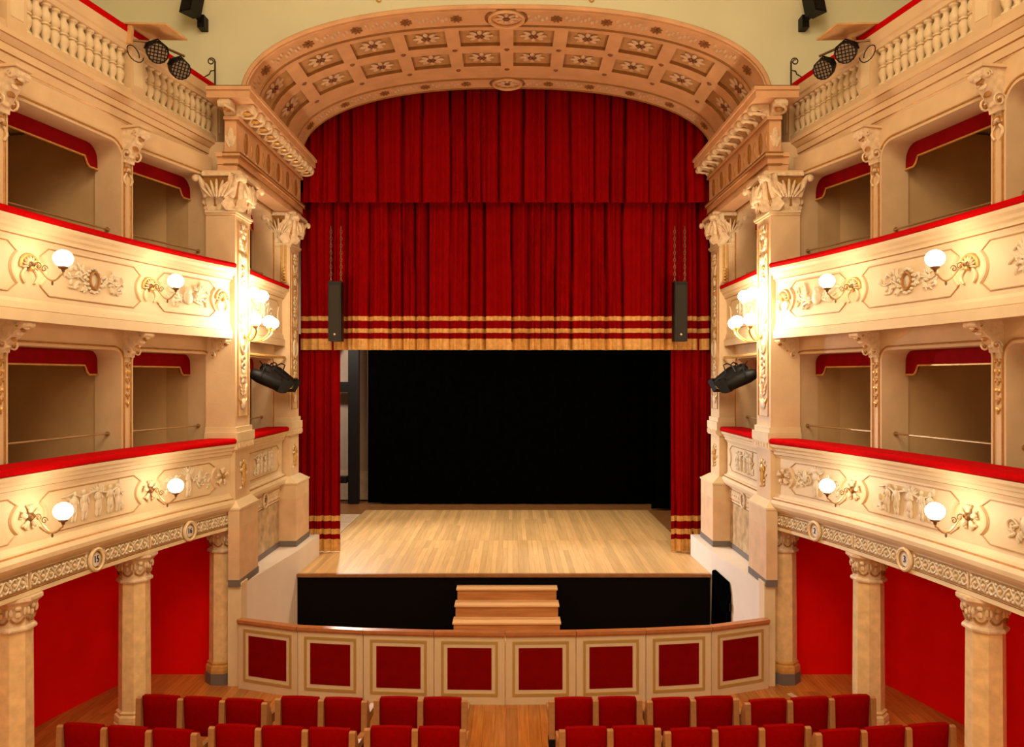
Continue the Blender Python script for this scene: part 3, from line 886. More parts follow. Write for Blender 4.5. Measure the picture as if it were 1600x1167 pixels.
def console(parent, T, z_top, w, h, depth):
    """carved scroll bracket: depth towards the hall (-y)"""
    pts = [(0, 0), (-depth, 0), (-depth, -h*0.10), (-depth*0.93, -h*0.20)]
    for i in range(9):
        q = i/8
        pts.append((-depth*(0.90 - 0.70*q + 0.10*math.sin(q*PI*1.0)), -h*(0.22 + 0.60*q - 0.10*math.sin(q*PI))))
    pts += [(-depth*0.16, -h), (0, -h)]
    vs = [(-w/2, y, z_top+z) for y, z in pts] + [(w/2, y, z_top+z) for y, z in pts]
    n = len(pts); b = MB()
    b.add(vs, [tuple(range(n)), tuple(range(n, 2*n))] + [(i, (i+1) % n, (i+1) % n+n, i+n) for i in range(n)], 'carved')
    for s in (-1, 1):
        xx = s*(w/2+0.006)
        for (yc, zc, r) in ((-depth*0.80, -h*0.16, h*0.13), (-depth*0.28, -h*0.78, h*0.20)):
            b.tube([(xx, yc + r*(1-0.8*q)*math.cos(q*9), z_top+zc + r*(1-0.8*q)*math.sin(q*9)) for q in [i/14 for i in range(15)]], 0.012, 'carved', 5)
            b.ell((xx, yc, z_top+zc), (0.014, r*0.3, r*0.3), 'gilt', su=6, sv=4)
    for k in range(5):
        q = k/4
        yy = -depth*(0.92 - 0.66*q + 0.10*math.sin(q*PI)) - 0.006; zz = z_top - h*(0.22 + 0.58*q - 0.10*math.sin(q*PI))
        b.ell((0, yy, zz), (w*0.34, 0.020, h*0.075), 'gilt' if k % 2 else 'carved', su=6, sv=4)
    b.lathe([(h*0.11, -w/2-0.015), (h*0.11, w/2+0.015)], 10, 'carved', Tr(0, -depth+h*0.06, z_top-h*0.12) @ Ry(PI/2))
    b.box((-w/2-0.03, -depth-0.03, z_top), (w/2+0.03, 0.0, z_top+0.03), 'stucco')
    return b.obj('console', parent, T)
def husk_drop(parent, T, z_top, length, w):
    b = MB(); n = 6
    for k in range(n):
        z = z_top - length*(k+0.5)/n; ww = w*(1-0.10*k)
        for s in (-1, 1):
            b.ell((s*ww*0.42, -0.008, z+0.012), (ww*0.42, 0.012, 0.022), 'gold' if k % 2 else 'gilt', R=Matrix.Rotation(s*0.6, 3, 'Y'), su=6, sv=4)
        b.ell((0, -0.010, z-0.015), (ww*0.2, 0.014, 0.034), 'gilt', su=6, sv=4)
    return b.obj('husk_drop', parent, T)

WALL = {}
for sx in (-1, 1):
    P = PATH[sx]; nm = SIDE[sx]
    SJ = [P.s_of_y(y) for y in JY] + [P.L]
    wl_ = thing('wall_'+nm, f"cream tiered wall of arched boxes, the one holding boxes {'fifteen and sixteen' if sx < 0 else 'two and three'}", 'wall', (sx*5.5, 9, 0), kind='structure')
    WALL[sx] = wl_
    # red wall of the ground floor, slabs, back of the boxes
    b = MB()
    sweep(b, P, 0, P.L, 40, [(1.62, 0.0, 'red_wall'), (1.62, 2.6, 'red_wall'), (1.75, 2.6, 'red_wall'), (1.75, 0.0, 'red_wall')])
    b.obj('red_wall', wl_, smooth=60)
    b = MB(); b.box((min(sx*4.27, sx*6.3), 12.17, 0), (max(sx*4.27, sx*6.3), 12.25, 2.6), 'red_wall'); b.obj('red_end_wall', wl_, smooth=None)
    for z0, z1, d0 in ((2.42, 2.75, 0.06), (5.345, 5.5, 0.04), (8.07, 8.40, 0.62)):
        b = MB(); sweep(b, P, 0, P.L, 40, [(d0, z0, 'stucco'), (d0, z1, 'stucco'), (2.3, z1, 'box_wood'), (2.3, z0, 'stucco')]); b.obj('floor_slab', wl_, smooth=60)
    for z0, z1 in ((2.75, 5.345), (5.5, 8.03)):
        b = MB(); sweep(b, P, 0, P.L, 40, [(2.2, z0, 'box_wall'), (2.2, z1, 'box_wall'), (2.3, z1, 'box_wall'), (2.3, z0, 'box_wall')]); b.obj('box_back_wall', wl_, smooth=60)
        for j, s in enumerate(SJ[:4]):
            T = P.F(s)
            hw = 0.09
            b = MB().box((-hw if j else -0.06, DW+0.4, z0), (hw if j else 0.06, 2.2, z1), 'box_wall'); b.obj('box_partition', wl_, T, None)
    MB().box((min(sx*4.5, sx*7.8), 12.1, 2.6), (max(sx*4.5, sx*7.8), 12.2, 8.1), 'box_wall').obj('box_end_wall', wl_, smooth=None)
    # outer gallery wall
    MB().box((min(sx*7.6, sx*7.8), -3, -0.2), (max(sx*7.6, sx*7.8), 12.1, 12.4), 'green_wall').obj('gallery_wall', wl_, smooth=None)
    for tier in (1, 2):
        for i in range(3):
            w0 = 0.05 if i == 0 else 0.105
            o, T, L, wl, wr = arch_bay(wl_, P, SJ[i], SJ[i+1], DW, tier, w0, 0.105)
            box_fittings(P, T, L, wl, wr, tier, 0.4, where(sx, i, tier))
        for j, s in enumerate(SJ[:4]):
            off = 0.0
            T = P.F(s, DW)
            if j == 0: T = P.F(s+0.02, DW)
            if tier == 1:
                console(wl_, T, 5.31, 0.15, 0.34, 0.34)
                husk_drop(wl_, T @ Tr(0, -0.002, 0), 4.92, 0.62, 0.085)
            elif j > 0:
                console(wl_, T, 7.99, 0.18, 0.44, 0.27)
                b = MB(); shell(b, T @ Tr(0, -0.004, 7.44), 0.055, 'carved', 'gilt'); b.obj('shell_boss', wl_)
    # stage box front between the two pilasters
    S = SBOX[sx]
    for tier in (1, 2):
        o, T, L, wl, wr = arch_bay(wl_, S, 0, S.L, 0.18, tier, 0.06, 0.10)
        box_fittings(S, T, L, wl, wr, tier, 0.4, f"{LVL[tier]} stage box beside box {'sixteen' if sx < 0 else 'two'}")
    b = MB(); sweep(b, S, -0.0, S.L, 1, [(1.8, 1.5, 'box_wall'), (1.8, 8.1, 'box_wall'), (1.9, 8.1, 'box_wall'), (1.9, 1.5, 'box_wall')]); b.obj('stage_box_wall', wl_, smooth=None)
    for z0, z1 in ((2.45, 2.75), (5.345, 5.5), (8.03, 8.2)):
        b = MB(); sweep(b, S, 0, S.L, 1, [(0.02, z0, 'stucco'), (0.02, z1, 'stucco'), (1.9, z1, 'box_wood'), (1.9, z0, 'stucco')]); b.obj('floor_slab', wl_, smooth=None)
    MB().box((min(sx*4.5, sx*6.1), 14.95, 1.5), (max(sx*4.5, sx*6.1), 15.3, 8.1), 'box_wall').obj('stage_box_end', wl_, smooth=None)
    MB().box((min(sx*4.32, sx*4.46), 12.42, 1.52), (max(sx*4.32, sx*4.46), 14.6, 2.5), 'stucco').obj('marble_backing', wl_, smooth=None)
    MB().box((min(sx*4.24, sx*4.32), 12.56, 1.62), (max(sx*4.24, sx*4.32), 14.44, 2.38), 'veined_marble').obj('marble_panel', wl_, smooth=None)
    MB().box((min(sx*4.23, sx*4.32), 12.56, 1.525), (max(sx*4.23, sx*4.32), 14.44, 1.62), 'grey_base').obj('grey_skirting', wl_, smooth=None)
    b = MB()
    sweep(b, S, 0.1, S.L-0.1, 4, [(0.03, 2.40, 'stucco_light'), (0.03, 2.68, 'stucco_light'), (0.2, 2.68, 'stucco_light'), (0.2, 2.40, 'stucco_light')])
    lattice(b, S, 0.2, S.L*0.5-0.15, 2.45, 2.63, 0.028, 'relief', 'carved'); lattice(b, S, S.L*0.5+0.15, S.L-0.2, 2.45, 2.63, 0.028, 'relief', 'carved')
    fr = b.obj('lattice_frieze', wl_)
    plaque(wl_, S.F(S.L*0.5, 0.02, 2.54), STAGENO[sx])

# ------------------------------------------------------------------ balcony fronts
def parapet_profile(z0, z1, tier):
    if tier == 1:
        return [(0.00, 2.38, 'stucco_light'), (0.00, 2.43, 'gilt'), (0.012, 2.435, 'stucco_light'), (0.012, 2.645, 'gilt'), (0.00, 2.65, 'stucco_light'), (-0.05, 2.70, 'stucco_light'), (-0.075, 2.74, 'stucco_light'), (-0.08, 2.79, 'stucco_light'),
                (-0.06, 2.84, 'gilt'), (-0.035, 2.855, 'stucco_light'), (-0.03, 2.875, 'stucco_light'), (0.0, 2.885, 'stucco_light'), (0.02, 2.93, 'stucco_light'), (0.02, 3.47, 'stucco_light'), (0.0, 3.52, 'gilt'), (-0.025, 3.53, 'stucco_light'), (-0.03, 3.575, 'stucco_light'), (-0.06, 3.59, 'stucco_light'), (-0.065, 3.62, 'stucco_light'), (-0.10, 3.65, 'stucco_light'), (-0.11, 3.69, 'stucco_light'),
                (0.30, 3.69, 'stucco_light'), (0.30, 2.38, 'stucco_light')]
    return [(0.03, 5.30, 'stucco_light'), (-0.03, 5.30, 'stucco_light'), (-0.035, 5.42, 'gilt'), (-0.012, 5.43, 'stucco_light'), (0.0, 5.50, 'stucco_light'), (0.02, 5.54, 'stucco_light'), (0.02, 6.15, 'stucco_light'), (0.0, 6.19, 'gilt'), (-0.025, 6.20, 'stucco_light'), (-0.03, 6.25, 'stucco_light'),
            (-0.06, 6.265, 'stucco_light'), (-0.065, 6.30, 'stucco_light'), (-0.10, 6.33, 'stucco_light'), (-0.11, 6.37, 'stucco_light'), (0.30, 6.37, 'stucco_light'), (0.30, 5.34, 'stucco_light'), (0.03, 5.34, 'stucco_light')]
def cushion(mb, path, s0, s1, z0, z1, n):
    d0, d1 = -0.125, 0.28; zm = (z0+z1)/2; h = (z1-z0)/2
    prof = []
    for i in range(7):
        q = PI/2 + PI*i/6
        prof.append((d0+h + h*math.cos(q)*1.0, zm + h*math.sin(q), 'velvet'))
    prof = prof[::-1]
    prof += [(d1, z1, 'velvet'), (d1, z0, 'velvet')]
    sweep(mb, path, s0, s1, n, prof)
    return mb
def relief_for(tier, i, sx, T, w):
    rnd = random.Random(100*tier + 10*i); b = MB()
    if tier == 1:
        if i % 2 == 1:
            for k, x in enumerate((-0.34, -0.17, 0.06, 0.26, 0.40)):
                figure(b, T, x, 0.36, 'relief', rnd, wings=(k == 2))
            b.tube([(-0.46, -0.015, 0.14), (-0.36, -0.02, 0.16), (-0.2, -0.02, 0.09), (0.0, -0.02, 0.14), (0.25, -0.02, 0.08), (0.44, -0.015, 0.15)], 0.014, 'relief', 5, T)
            foliage(b, T, -0.52, -0.40, 0.36, 'relief', rnd, 10); foliage(b, T, 0.42, 0.52, 0.36, 'relief', rnd, 10)
        else:
            figure(b, T, 0.0, 0.40, 'relief', rnd, wings=True)
            for s in (-1, 1):
                scroll(b, T, s*0.12, 0.0, 0.11, s, 'relief'); scroll(b, T, s*0.34, 0.02, 0.08, s, 'relief')
                foliage(b, T, s*0.14, s*0.46, 0.30, 'relief', rnd, 16)
                b.ell((s*0.24, -0.02, 0.06), (0.05, 0.025, 0.09), 'relief', T)
    else:
        if i % 2 == 1:
            b.tube([(0.075*math.cos(q), -0.02, 0.10*math.sin(q)) for q in [2*PI*k/24 for k in range(24)]], 0.016, 'gilt', 6, T, closed=True)
            for k in range(16):
                q = 2*PI*k/16
                b.ell((0.11*math.cos(q), -0.012, 0.145*math.sin(q)), (0.03, 0.018, 0.02), 'relief', T, su=6, sv=4)
            b.ell((0, -0.0, 0), (0.06, 0.012, 0.085), 'relief', T)
            for s in (-1, 1):
                foliage(b, T, s*0.14, s*0.50, 0.30, 'relief', rnd, 30)
                b.tube([(s*0.12, -0.012, -0.05), (s*0.25, -0.015, 0.02), (s*0.4, -0.012, -0.02), (s*0.52, -0.01, 0.03)], 0.012, 'relief', 5, T)
        else:
            b.ell((0, -0.015, -0.03), (0.10, 0.03, 0.10), 'relief', T); b.ell((0, -0.02, 0.07), (0.06, 0.03, 0.06), 'relief', T)
            for s in (-1, 1):
                for k in range(6):
                    a = -0.25 + k*0.30
                    b.ell((s*(0.22+0.02*k)*math.cos(a*0.6), -0.012, -0.04+0.16*math.sin(a)), (0.13, 0.016, 0.022), 'relief', T, R=Matrix.Rotation(-a if s > 0 else a, 3, 'Y'), su=6, sv=4)
                foliage(b, T, s*0.14, s*0.44, 0.32, 'relief', rnd, 20)
    return b
PAN = {1: (2.98, 3.44), 2: (5.60, 6.12)}
CUSH = {1: (3.69, 3.775), 2: (6.37, 6.45)}
for sx in (-1, 1):
    P = PATH[sx]; SJ = [P.s_of_y(y) for y in JY] + [P.L]
    nums = 'fifteen and sixteen' if sx < 0 else 'two and three'
    for tier in (1, 2):
        lab = f"lower cream balcony front carrying plaques {nums}, red velvet armrest" if tier == 1 else f"upper cream balcony front, one level over plaques {nums}, red velvet armrest"
        t = thing('balcony_parapet', lab, 'balcony', (sx*4.7, 9.5, TIER[tier]['floor']), 'curved balcony fronts')
        b = MB(); sweep(b, P, 0.0, P.L, 56, parapet_profile(0, 0, tier)); b.obj('front', t, smooth=40)
        b = MB(); cushion(b, P, 0.02, P.L, *CUSH[tier], 56)
        b.obj('velvet_armrest', t, smooth=60)
        zb, zt = PAN[tier]; zm = (zb+zt)/2
        for i in range(3):
            s0, s1 = SJ[i], SJ[i+1]
            if i == 0: s0 += 0.16
            full, e1, e0 = panel_outline(P, s0, s1, zb, zt, 0.016)
            b = MB(); b.tube(full, 0.009, 'frame_shade', 5, closed=True); b.tube(e1, 0.026, 'stucco', 6); b.tube(e0, 0.026, 'stucco', 6)
            b.obj('panel_frame', t)
            sm = (s0+s1)/2
            relief_for(tier, i, sx, P.F(sm, 0.018, zm), s1-s0).obj('relief', t)
            if tier == 1:
                b = MB()
                lattice(b, P, SJ[i]+0.05, sm-0.15, 2.455, 2.625, 0.0, 'relief', 'carved'); lattice(b, P, sm+0.15, SJ[i+1]-0.0, 2.455, 2.625, 0.0, 'relief', 'carved')
                b.obj('lattice_frieze', t)
                plaque(t, P.F(sm, -0.008, 2.53), BOXNO[sx][i])
        for j, s in enumerate(SJ[:4]):
            if j == 0: s += 0.19
            b = MB(); T = P.F(s, 0.014, zm)
            if tier == 1: rosette5(b, T, 0.14, 'carved', 'gilt'); b.obj('rosette', t)
            else: shell(b, T @ Tr(0, 0, 0.03), 0.12, 'stucco_light', 'gold'); b.obj('shell', t)
    S = SBOX[sx]
    for tier in (1, 2):
        lab = f"{LVL[tier]} stage box front between the two pilasters, beside box {'sixteen' if sx < 0 else 'two'}"
        t = thing('stage_box_parapet', lab, 'balcony', (sx*4.2, 13.5, TIER[tier]['floor']), 'stage box fronts')
        pr = [(d, z, m) for d, z, m in parapet_profile(0, 0, tier)]
        pr = [(d if d < 0.25 else 0.17, z, m) for d, z, m in pr if not (tier == 1 and z < 2.69 and d < 0.2)]
        if tier == 1: pr = [(0.0, 2.69, 'stucco_light')] + [(d, max(z, 2.69), m) for d, z, m in pr]
        b = MB(); sweep(b, S, 0.02, S.L-0.02, 2, pr); b.obj('front', t, smooth=40)
        b = MB(); cushion(b, S, 0.02, S.L-0.05, *CUSH[tier], 2); b.obj('velvet_armrest', t, smooth=60)
        zb, zt = PAN[tier]
        full, e1, e0 = panel_outline(S, 0.0, S.L-0.08, zb, zt, 0.016)
        b = MB(); b.tube(full, 0.009, 'frame_shade', 5, closed=True); b.tube(e1, 0.02, 'stucco', 6); b.tube(e0, 0.02, 'stucco', 6); b.obj('panel_frame', t)
        relief_for(tier, 1 if tier == 1 else 0, sx, S.F(S.L/2-0.05, 0.018, (zb+zt)/2), 1.9).obj('relief', t)

# ------------------------------------------------------------------ pilasters with palmette capitals
def capital(parent, x0, x1, y0, y1, z0, z1, sx):
    """x0 = inner face (towards the axis); leaves on the inner and on the audience face"""
    h = z1-z0
    b = MB()
    cx = sorted((x0, x1))
    e = 0.10
    ix = x0 - sx*e
    lo = (min(x0, x1), y0); hi = (max(x0, x1), y1)
    lo2 = (min(ix, x1), y0-e); hi2 = (max(ix, x1), y1+e*0.4)
    b.frustum(lo, hi, (lo2[0]*1.0, lo2[1]), hi2, z0+0.03, z1-0.09, 'gilt')
    b.obj('bell', parent, smooth=None)
    a = MB()
    a.box((min(ix-sx*0.06, x1), y0-e-0.06, z1-0.085), (max(ix-sx*0.06, x1), y1+e*0.6, z1-0.03), 'carved')
    a.box((min(ix-sx*0.03, x1), y0-e-0.03, z1-0.03), (max(ix-sx*0.03, x1), y1+e*0.4, z1), 'stucco')
    a.obj('abacus', parent, smooth=None)
    g = MB(); g.box((min(x0-sx*0.045, x1), y0-0.045, z0), (max(x0-sx*0.045, x1), y1+0.03, z0+0.035), 'stucco_light')
    g.box((min(x0-sx*0.025, x1), y0-0.025, z0-0.03), (max(x0-sx*0.025, x1), y1+0.02, z0), 'stucco'); g.obj('necking', parent, smooth=None)
    ym = (y0+y1)/2; xm = (x0+x1)/2
    fr = frame((x0, ym), (sx, 0)); fa = frame((xm, y0), (0, 1))
    wI, wA = abs(y1-y0), abs(x1-x0)
    for F_, w in ((fr, wI), (fa, wA)):
        for k in range(3):                       # lower row of leaves
            L_ = MB(); L_.leaf(w*0.36, h*0.42, 0.10, F_ @ Tr((k-1)*w*0.34, -0.03, z0+0.04), 'carved'); L_.obj('acanthus_leaf', parent, smooth=60)
        pm = MB()                                # palmette fan
        for k in range(7):
            aa = (k-3)*0.26
            T = F_ @ Tr((k-3)*w*0.045, -0.10, z0+h*0.30) @ Ry(aa)
            pm.ell((0, -0.02-0.012*(3-abs(k-3)), h*0.26), (w*0.060, 0.035, h*0.24*(1-0.06*abs(k-3))), 'carved', T)
        pm.obj('palmette', parent, smooth=60)
        for s in (-1, 1):                        # corner volute leaf
            v = MB(); T = F_ @ Tr(s*w*0.42, -0.06, z0+h*0.36)
            v.tube([(s*0.02*q*6, -0.10*q*q, h*0.5*math.sin(q*1.5)) for q in [i/6 for i in range(7)]] , [0.05, 0.055, 0.055, 0.05, 0.045, 0.04, 0.03], 'carved', 7, T)
            v.ell((s*0.13, -0.11, h*0.44), (0.055, 0.045, 0.06), 'carved', T)
            v.obj('volute', parent, smooth=60)
def corner_leaf(parent, sx, x, y, z0, h):
    d = Vector((-sx, -1, 0)).normalized()
    F_ = frame((x + d.x*0.03, y + d.y*0.03), (-d.x, -d.y))
    b = MB(); b.leaf(0.34, h*0.95, 0.26, F_ @ Tr(0, 0, z0+0.03), 'carved', 0.02)
    b.ell((0, -0.19, z0+h*0.80), (0.09, 0.06, 0.05), 'carved', F_); b.obj('corner_leaf', parent, smooth=60)
def pilaster(sx, x0, x1, y0, y1, label, ped):
    """x0 inner face, x1 wall side; y0 audience face"""
    t = thing('pilaster', label, 'pilaster', (sx*(x0+x1)/2, (y0+y1)/2, 1.52), 'giant pilasters of the proscenium')
    def bx(e, z0, z1, m, name, xo=None):
        xo = x1 if xo is None else xo
        return MB().box((min(sx*(x0-e), sx*xo), y0-e, z0), (max(sx*(x0-e), sx*xo), y1+e, z1), m).obj(name, t, smooth=None)
    xp = 4.17 if y0 < 12 else x1
    bx(ped+0.008, 1.525, 1.63, 'grey_base', 'skirting', xp)
    bx(ped, 1.63, 2.42, 'tan_stone', 'plinth', xp)
    bx(ped, 2.42, 2.72, 'stucco', 'plinth_cap', xp)
    b = MB(); b.frustum((min(sx*(x0-ped), sx*x1), y0-ped), (max(sx*(x0-ped), sx*x1), y1+ped), (min(sx*(x0-0.02), sx*x1), y0-0.02), (max(sx*(x0-0.02), sx*x1), y1+0.02), 2.72, 2.82, 'stucco_light')
    b.box((min(sx*(x0-ped-0.015), sx*x1), y0-ped-0.015, 2.69), (max(sx*(x0-ped-0.015), sx*x1), y1+ped+0.015, 2.72), 'stucco_light'); b.obj('plinth_moulding', t, smooth=None)
    bx(0.0, 2.82, 3.60, 'stucco', 'dado')
    bx(0.05, 3.60, 3.72, 'stucco_light', 'dado_cornice')
    b = MB(); F_ = frame((sx*(x0-0.05), (y0+y1)/2), (sx, 0)); F2 = frame((sx*(x0+x1)/2, y0-0.05), (0, 1))
    for k in range(9):
        b.box(((k-4)*0.078-0.022, -0.02, 3.625), ((k-4)*0.078+0.022, 0.0, 3.70), 'carved', F_)
    b.obj('dentil_row', t, smooth=None)
    bx(0.06, 3.72, 3.86, 'stucco_light', 'base_block'); bx(0.03, 3.86, 3.94, 'stucco_light', 'base_moulding')
    bx(0.0, 3.94, 7.22, 'stucco', 'shaft')
    capital(t, sx*x0, sx*x1, y0, y1, 7.22, 7.84, sx)
    corner_leaf(t, sx, sx*x0, y0, 7.22, 0.62)
    w = y1-y0; rnd = random.Random(3)
    F_ = frame((sx*x0, (y0+y1)/2), (sx, 0))
    b = MB()
    hw = w*0.5-0.10
    b.tube([(-hw, -0.004, 4.1), (hw, -0.004, 4.1), (hw, -0.004, 7.08), (-hw, -0.004, 7.08)], 0.014, 'gilt', 5, F_, closed=True)
    b.obj('panel_frame', t)
    b = MB(); candelabra(b, F_, 4.2, 5.05, w*0.62, 'relief', 'gold', rnd); candelabra(b, F_, 5.45, 7.0, w*0.62, 'relief', 'gold', rnd)
    b.tube([(w*0.2*math.cos(q), -0.015, 5.26+0.16*math.sin(q)) for q in [2*PI*i/20 for i in range(20)]], 0.025, 'relief', 6, F_, closed=True)
    b.ell((0, -0.01, 5.26), (w*0.14, 0.025, 0.11), 'relief', F_)
    b.obj('candelabra_relief', t)
    b = MB(); T = F_ @ Tr(0, 0, 3.2)
    figure(b, T, 0.0, 0.44, 'gold', rnd); foliage(b, T, -0.14, 0.14, 0.5, 'relief', rnd, 14); b.obj('dado_relief', t)
    return t
for sx in (-1, 1):
    n = 'sixteen' if sx < 0 else 'two'
    p1 = pilaster(sx, 4.10, 4.55, 11.76, 12.42, f"tall cream pilaster bearing the lit globe cluster, next to box {n}", 0.10)
    p2 = pilaster(sx, 4.08, 4.42, 14.6, 15.2, f"tall cream pilaster by the red curtain edge, on the box {n} side", 0.16)
    # gilded baguette strip on the far pilaster
    b = MB()
    for k in range(2):
        b.tube([(sx*(4.16+0.07*k), 14.58, 6.52), (sx*(4.16+0.07*k), 14.58, 7.5)], 0.022, 'gold', 8)
    for k in range(5): b.ell((sx*4.195, 14.57, 6.52+0.06*k), (0.05, 0.02, 0.022), 'gold')
    b.obj('gilt_baguette', p2)

# ledge under the pilasters (white wing wall of the pit)
for sx in (-1, 1):
    t = thing('trim_1' if sx < 0 else 'trim_2', f"white ledge wall under the pilasters on the box {'sixteen' if sx < 0 else 'two'} side", 'ledge', (sx*4.1, 13.5, 0), kind='structure')
    pl = [(4.0, 11.95), (3.80, 14.1), (3.77, 15.6), (4.6, 15.6), (4.6, 12.27), (4.17, 12.27), (4.17, 11.95)]
    b = MB(); n = len(pl)
    b.add([(sx*x, y, 0.0) for x, y in pl] + [(sx*x, y, 1.52) for x, y in pl], [tuple(range(n)), tuple(range(n, 2*n))] + [(i, (i+1) % n, (i+1) % n+n, i+n) for i in range(n)], 'white_ledge')
    b.obj('ledge_wall', t, smooth=None)
    b = MB(); b.box((min(sx*3.985, sx*4.19), 11.7, 0.0), (max(sx*3.985, sx*4.15), 11.95, 1.54), 'stucco_light')
    b.box((min(sx*3.97, sx*4.20), 11.69, 1.54), (max(sx*3.97, sx*4.16), 11.95, 1.58), 'stucco_light'); b.obj('end_post', t, smooth=None)
    
# ------------------------------------------------------------------ entablature over the pilasters
def modillion(F_, parent):
    b = MB(); w = 0.15
    pts = [(0.0, 0.0), (-0.26, 0.0), (-0.27, -0.06), (-0.22, -0.10), (-0.16, -0.08), (-0.10, -0.10), (-0.05, -0.17), (0.0, -0.19)]
    n = len(pts)
    b.add([(-w/2, y, z) for y, z in pts] + [(w/2, y, z) for y, z in pts], [tuple(range(n)), tuple(range(n, 2*n))] + [(i, (i+1) % n, (i+1) % n+n, i+n) for i in range(n)], 'carved')
    b.lathe([(0.055, -w/2-0.02), (0.055, w/2+0.02)], 10, 'carved', Tr(0, -0.225, -0.06) @ Ry(PI/2))
    b.tube([(0.10*math.sin(q*2.6), -0.14-0.13*math.cos(q*2.6), -0.10-0.05*math.sin(q*2)) for q in [i/8 for i in range(9)]], 0.022, 'carved', 6)
    b.ell((0, -0.12, -0.115), (0.055, 0.09, 0.03), 'gold', su=6, sv=4)
    return b.obj('modillion', parent, F_)
for sx in (-1, 1):
    t = thing('entablature', f"carved cornice with scroll brackets above the pilasters on the box {'sixteen' if sx < 0 else 'two'} side", 'entablature', (sx*4.2, 13.5, 7.84), 'entablatures carrying the arch')
    XI = 4.06
    def ring(e, z0, z1, m, name, y1=15.26, xo=4.24):
        if e > 0.2: xo = 4.40
        elif z1 < 8.2: xo = 4.34
        return MB().box((min(sx*(XI-e), sx*xo), 11.70-e, z0), (max(sx*(XI-e), sx*xo), y1, z1), m).obj(name, t, smooth=None)
    ring(0.02, 7.84, 7.94, 'arch_paint', 'fascia'); ring(0.04, 7.945, 8.05, 'arch_paint', 'fascia'); ring(0.08, 8.05, 8.11, 'arch_paint', 'architrave_moulding')
    b = MB()
    for z in (7.942, 8.052, 8.11): 
        e = 0.045 if z < 8.05 else 0.085
        b.tube([(sx*4.24, 11.70-e, z), (sx*(XI-e), 11.70-e, z), (sx*(XI-e), 15.26, z)], 0.012, 'arch_line', 5)
    b.tube([(sx*4.24, 11.70-0.03, 8.63), (sx*(XI-0.03), 11.70-0.03, 8.63), (sx*(XI-0.03), 15.26, 8.63)], 0.014, 'arch_line', 5)
    b.obj('painted_line', t)
    MB().box((min(sx*4.24, sx*4.62), 12.0, 7.86), (max(sx*4.24, sx*4.62), 12.34, 8.38), 'stucco').obj('return_block', t, smooth=None)
    ring(0.0, 8.11, 8.62, 'arch_paint', 'frieze'); ring(0.05, 8.62, 8.67, 'arch_paint', 'bed_moulding'); ring(0.0, 8.67, 8.86, 'arch_panel', 'modillion_band')
    ring(0.30, 8.86, 8.97, 'arch_paint', 'corona'); ring(0.33, 8.97, 9.02, 'arch_paint', 'cyma'); ring(0.26, 9.02, 9.06, 'arch_line', 'top_fillet')
    for k in range(10):
        y = 11.78 + k*0.375
        modillion(frame((sx*XI, y), (sx, 0), 8.86), t)
    modillion(frame((sx*(XI+0.09), 11.70), (0, 1), 8.86), t)
    for k in range(6):
        y = 12.10 + k*0.56
        F_ = frame((sx*XI, y), (sx, 0)); b = MB()
        b.ell((0, -0.006, 8.36), (0.085, 0.022, 0.15), 'gilt', F_); b.ell((0, -0.012, 8.45), (0.04, 0.022, 0.10), 'arch_line', F_)
        for s_ in (-1, 1): b.ell((s_*0.07, -0.006, 8.19), (0.055, 0.018, 0.025), 'petal', F_)
        b.obj('palmette', t)
        MB().ell((0.28, -0.006, 8.36), (0.02, 0.018, 0.13), 'gilt', F_).obj('dart', t)
    F_ = frame((sx*(XI+0.09), 11.70), (0, 1)); b = MB()
    b.ell((0, -0.006, 8.37), (0.05, 0.022, 0.15), 'carved', F_)
    for s in (-1, 1): b.ell((s*0.045, -0.006, 8.30), (0.03, 0.02, 0.10), 'carved', F_, R=Matrix.Rotation(s*0.3, 3, 'Y'))
    b.obj('palmette', t)

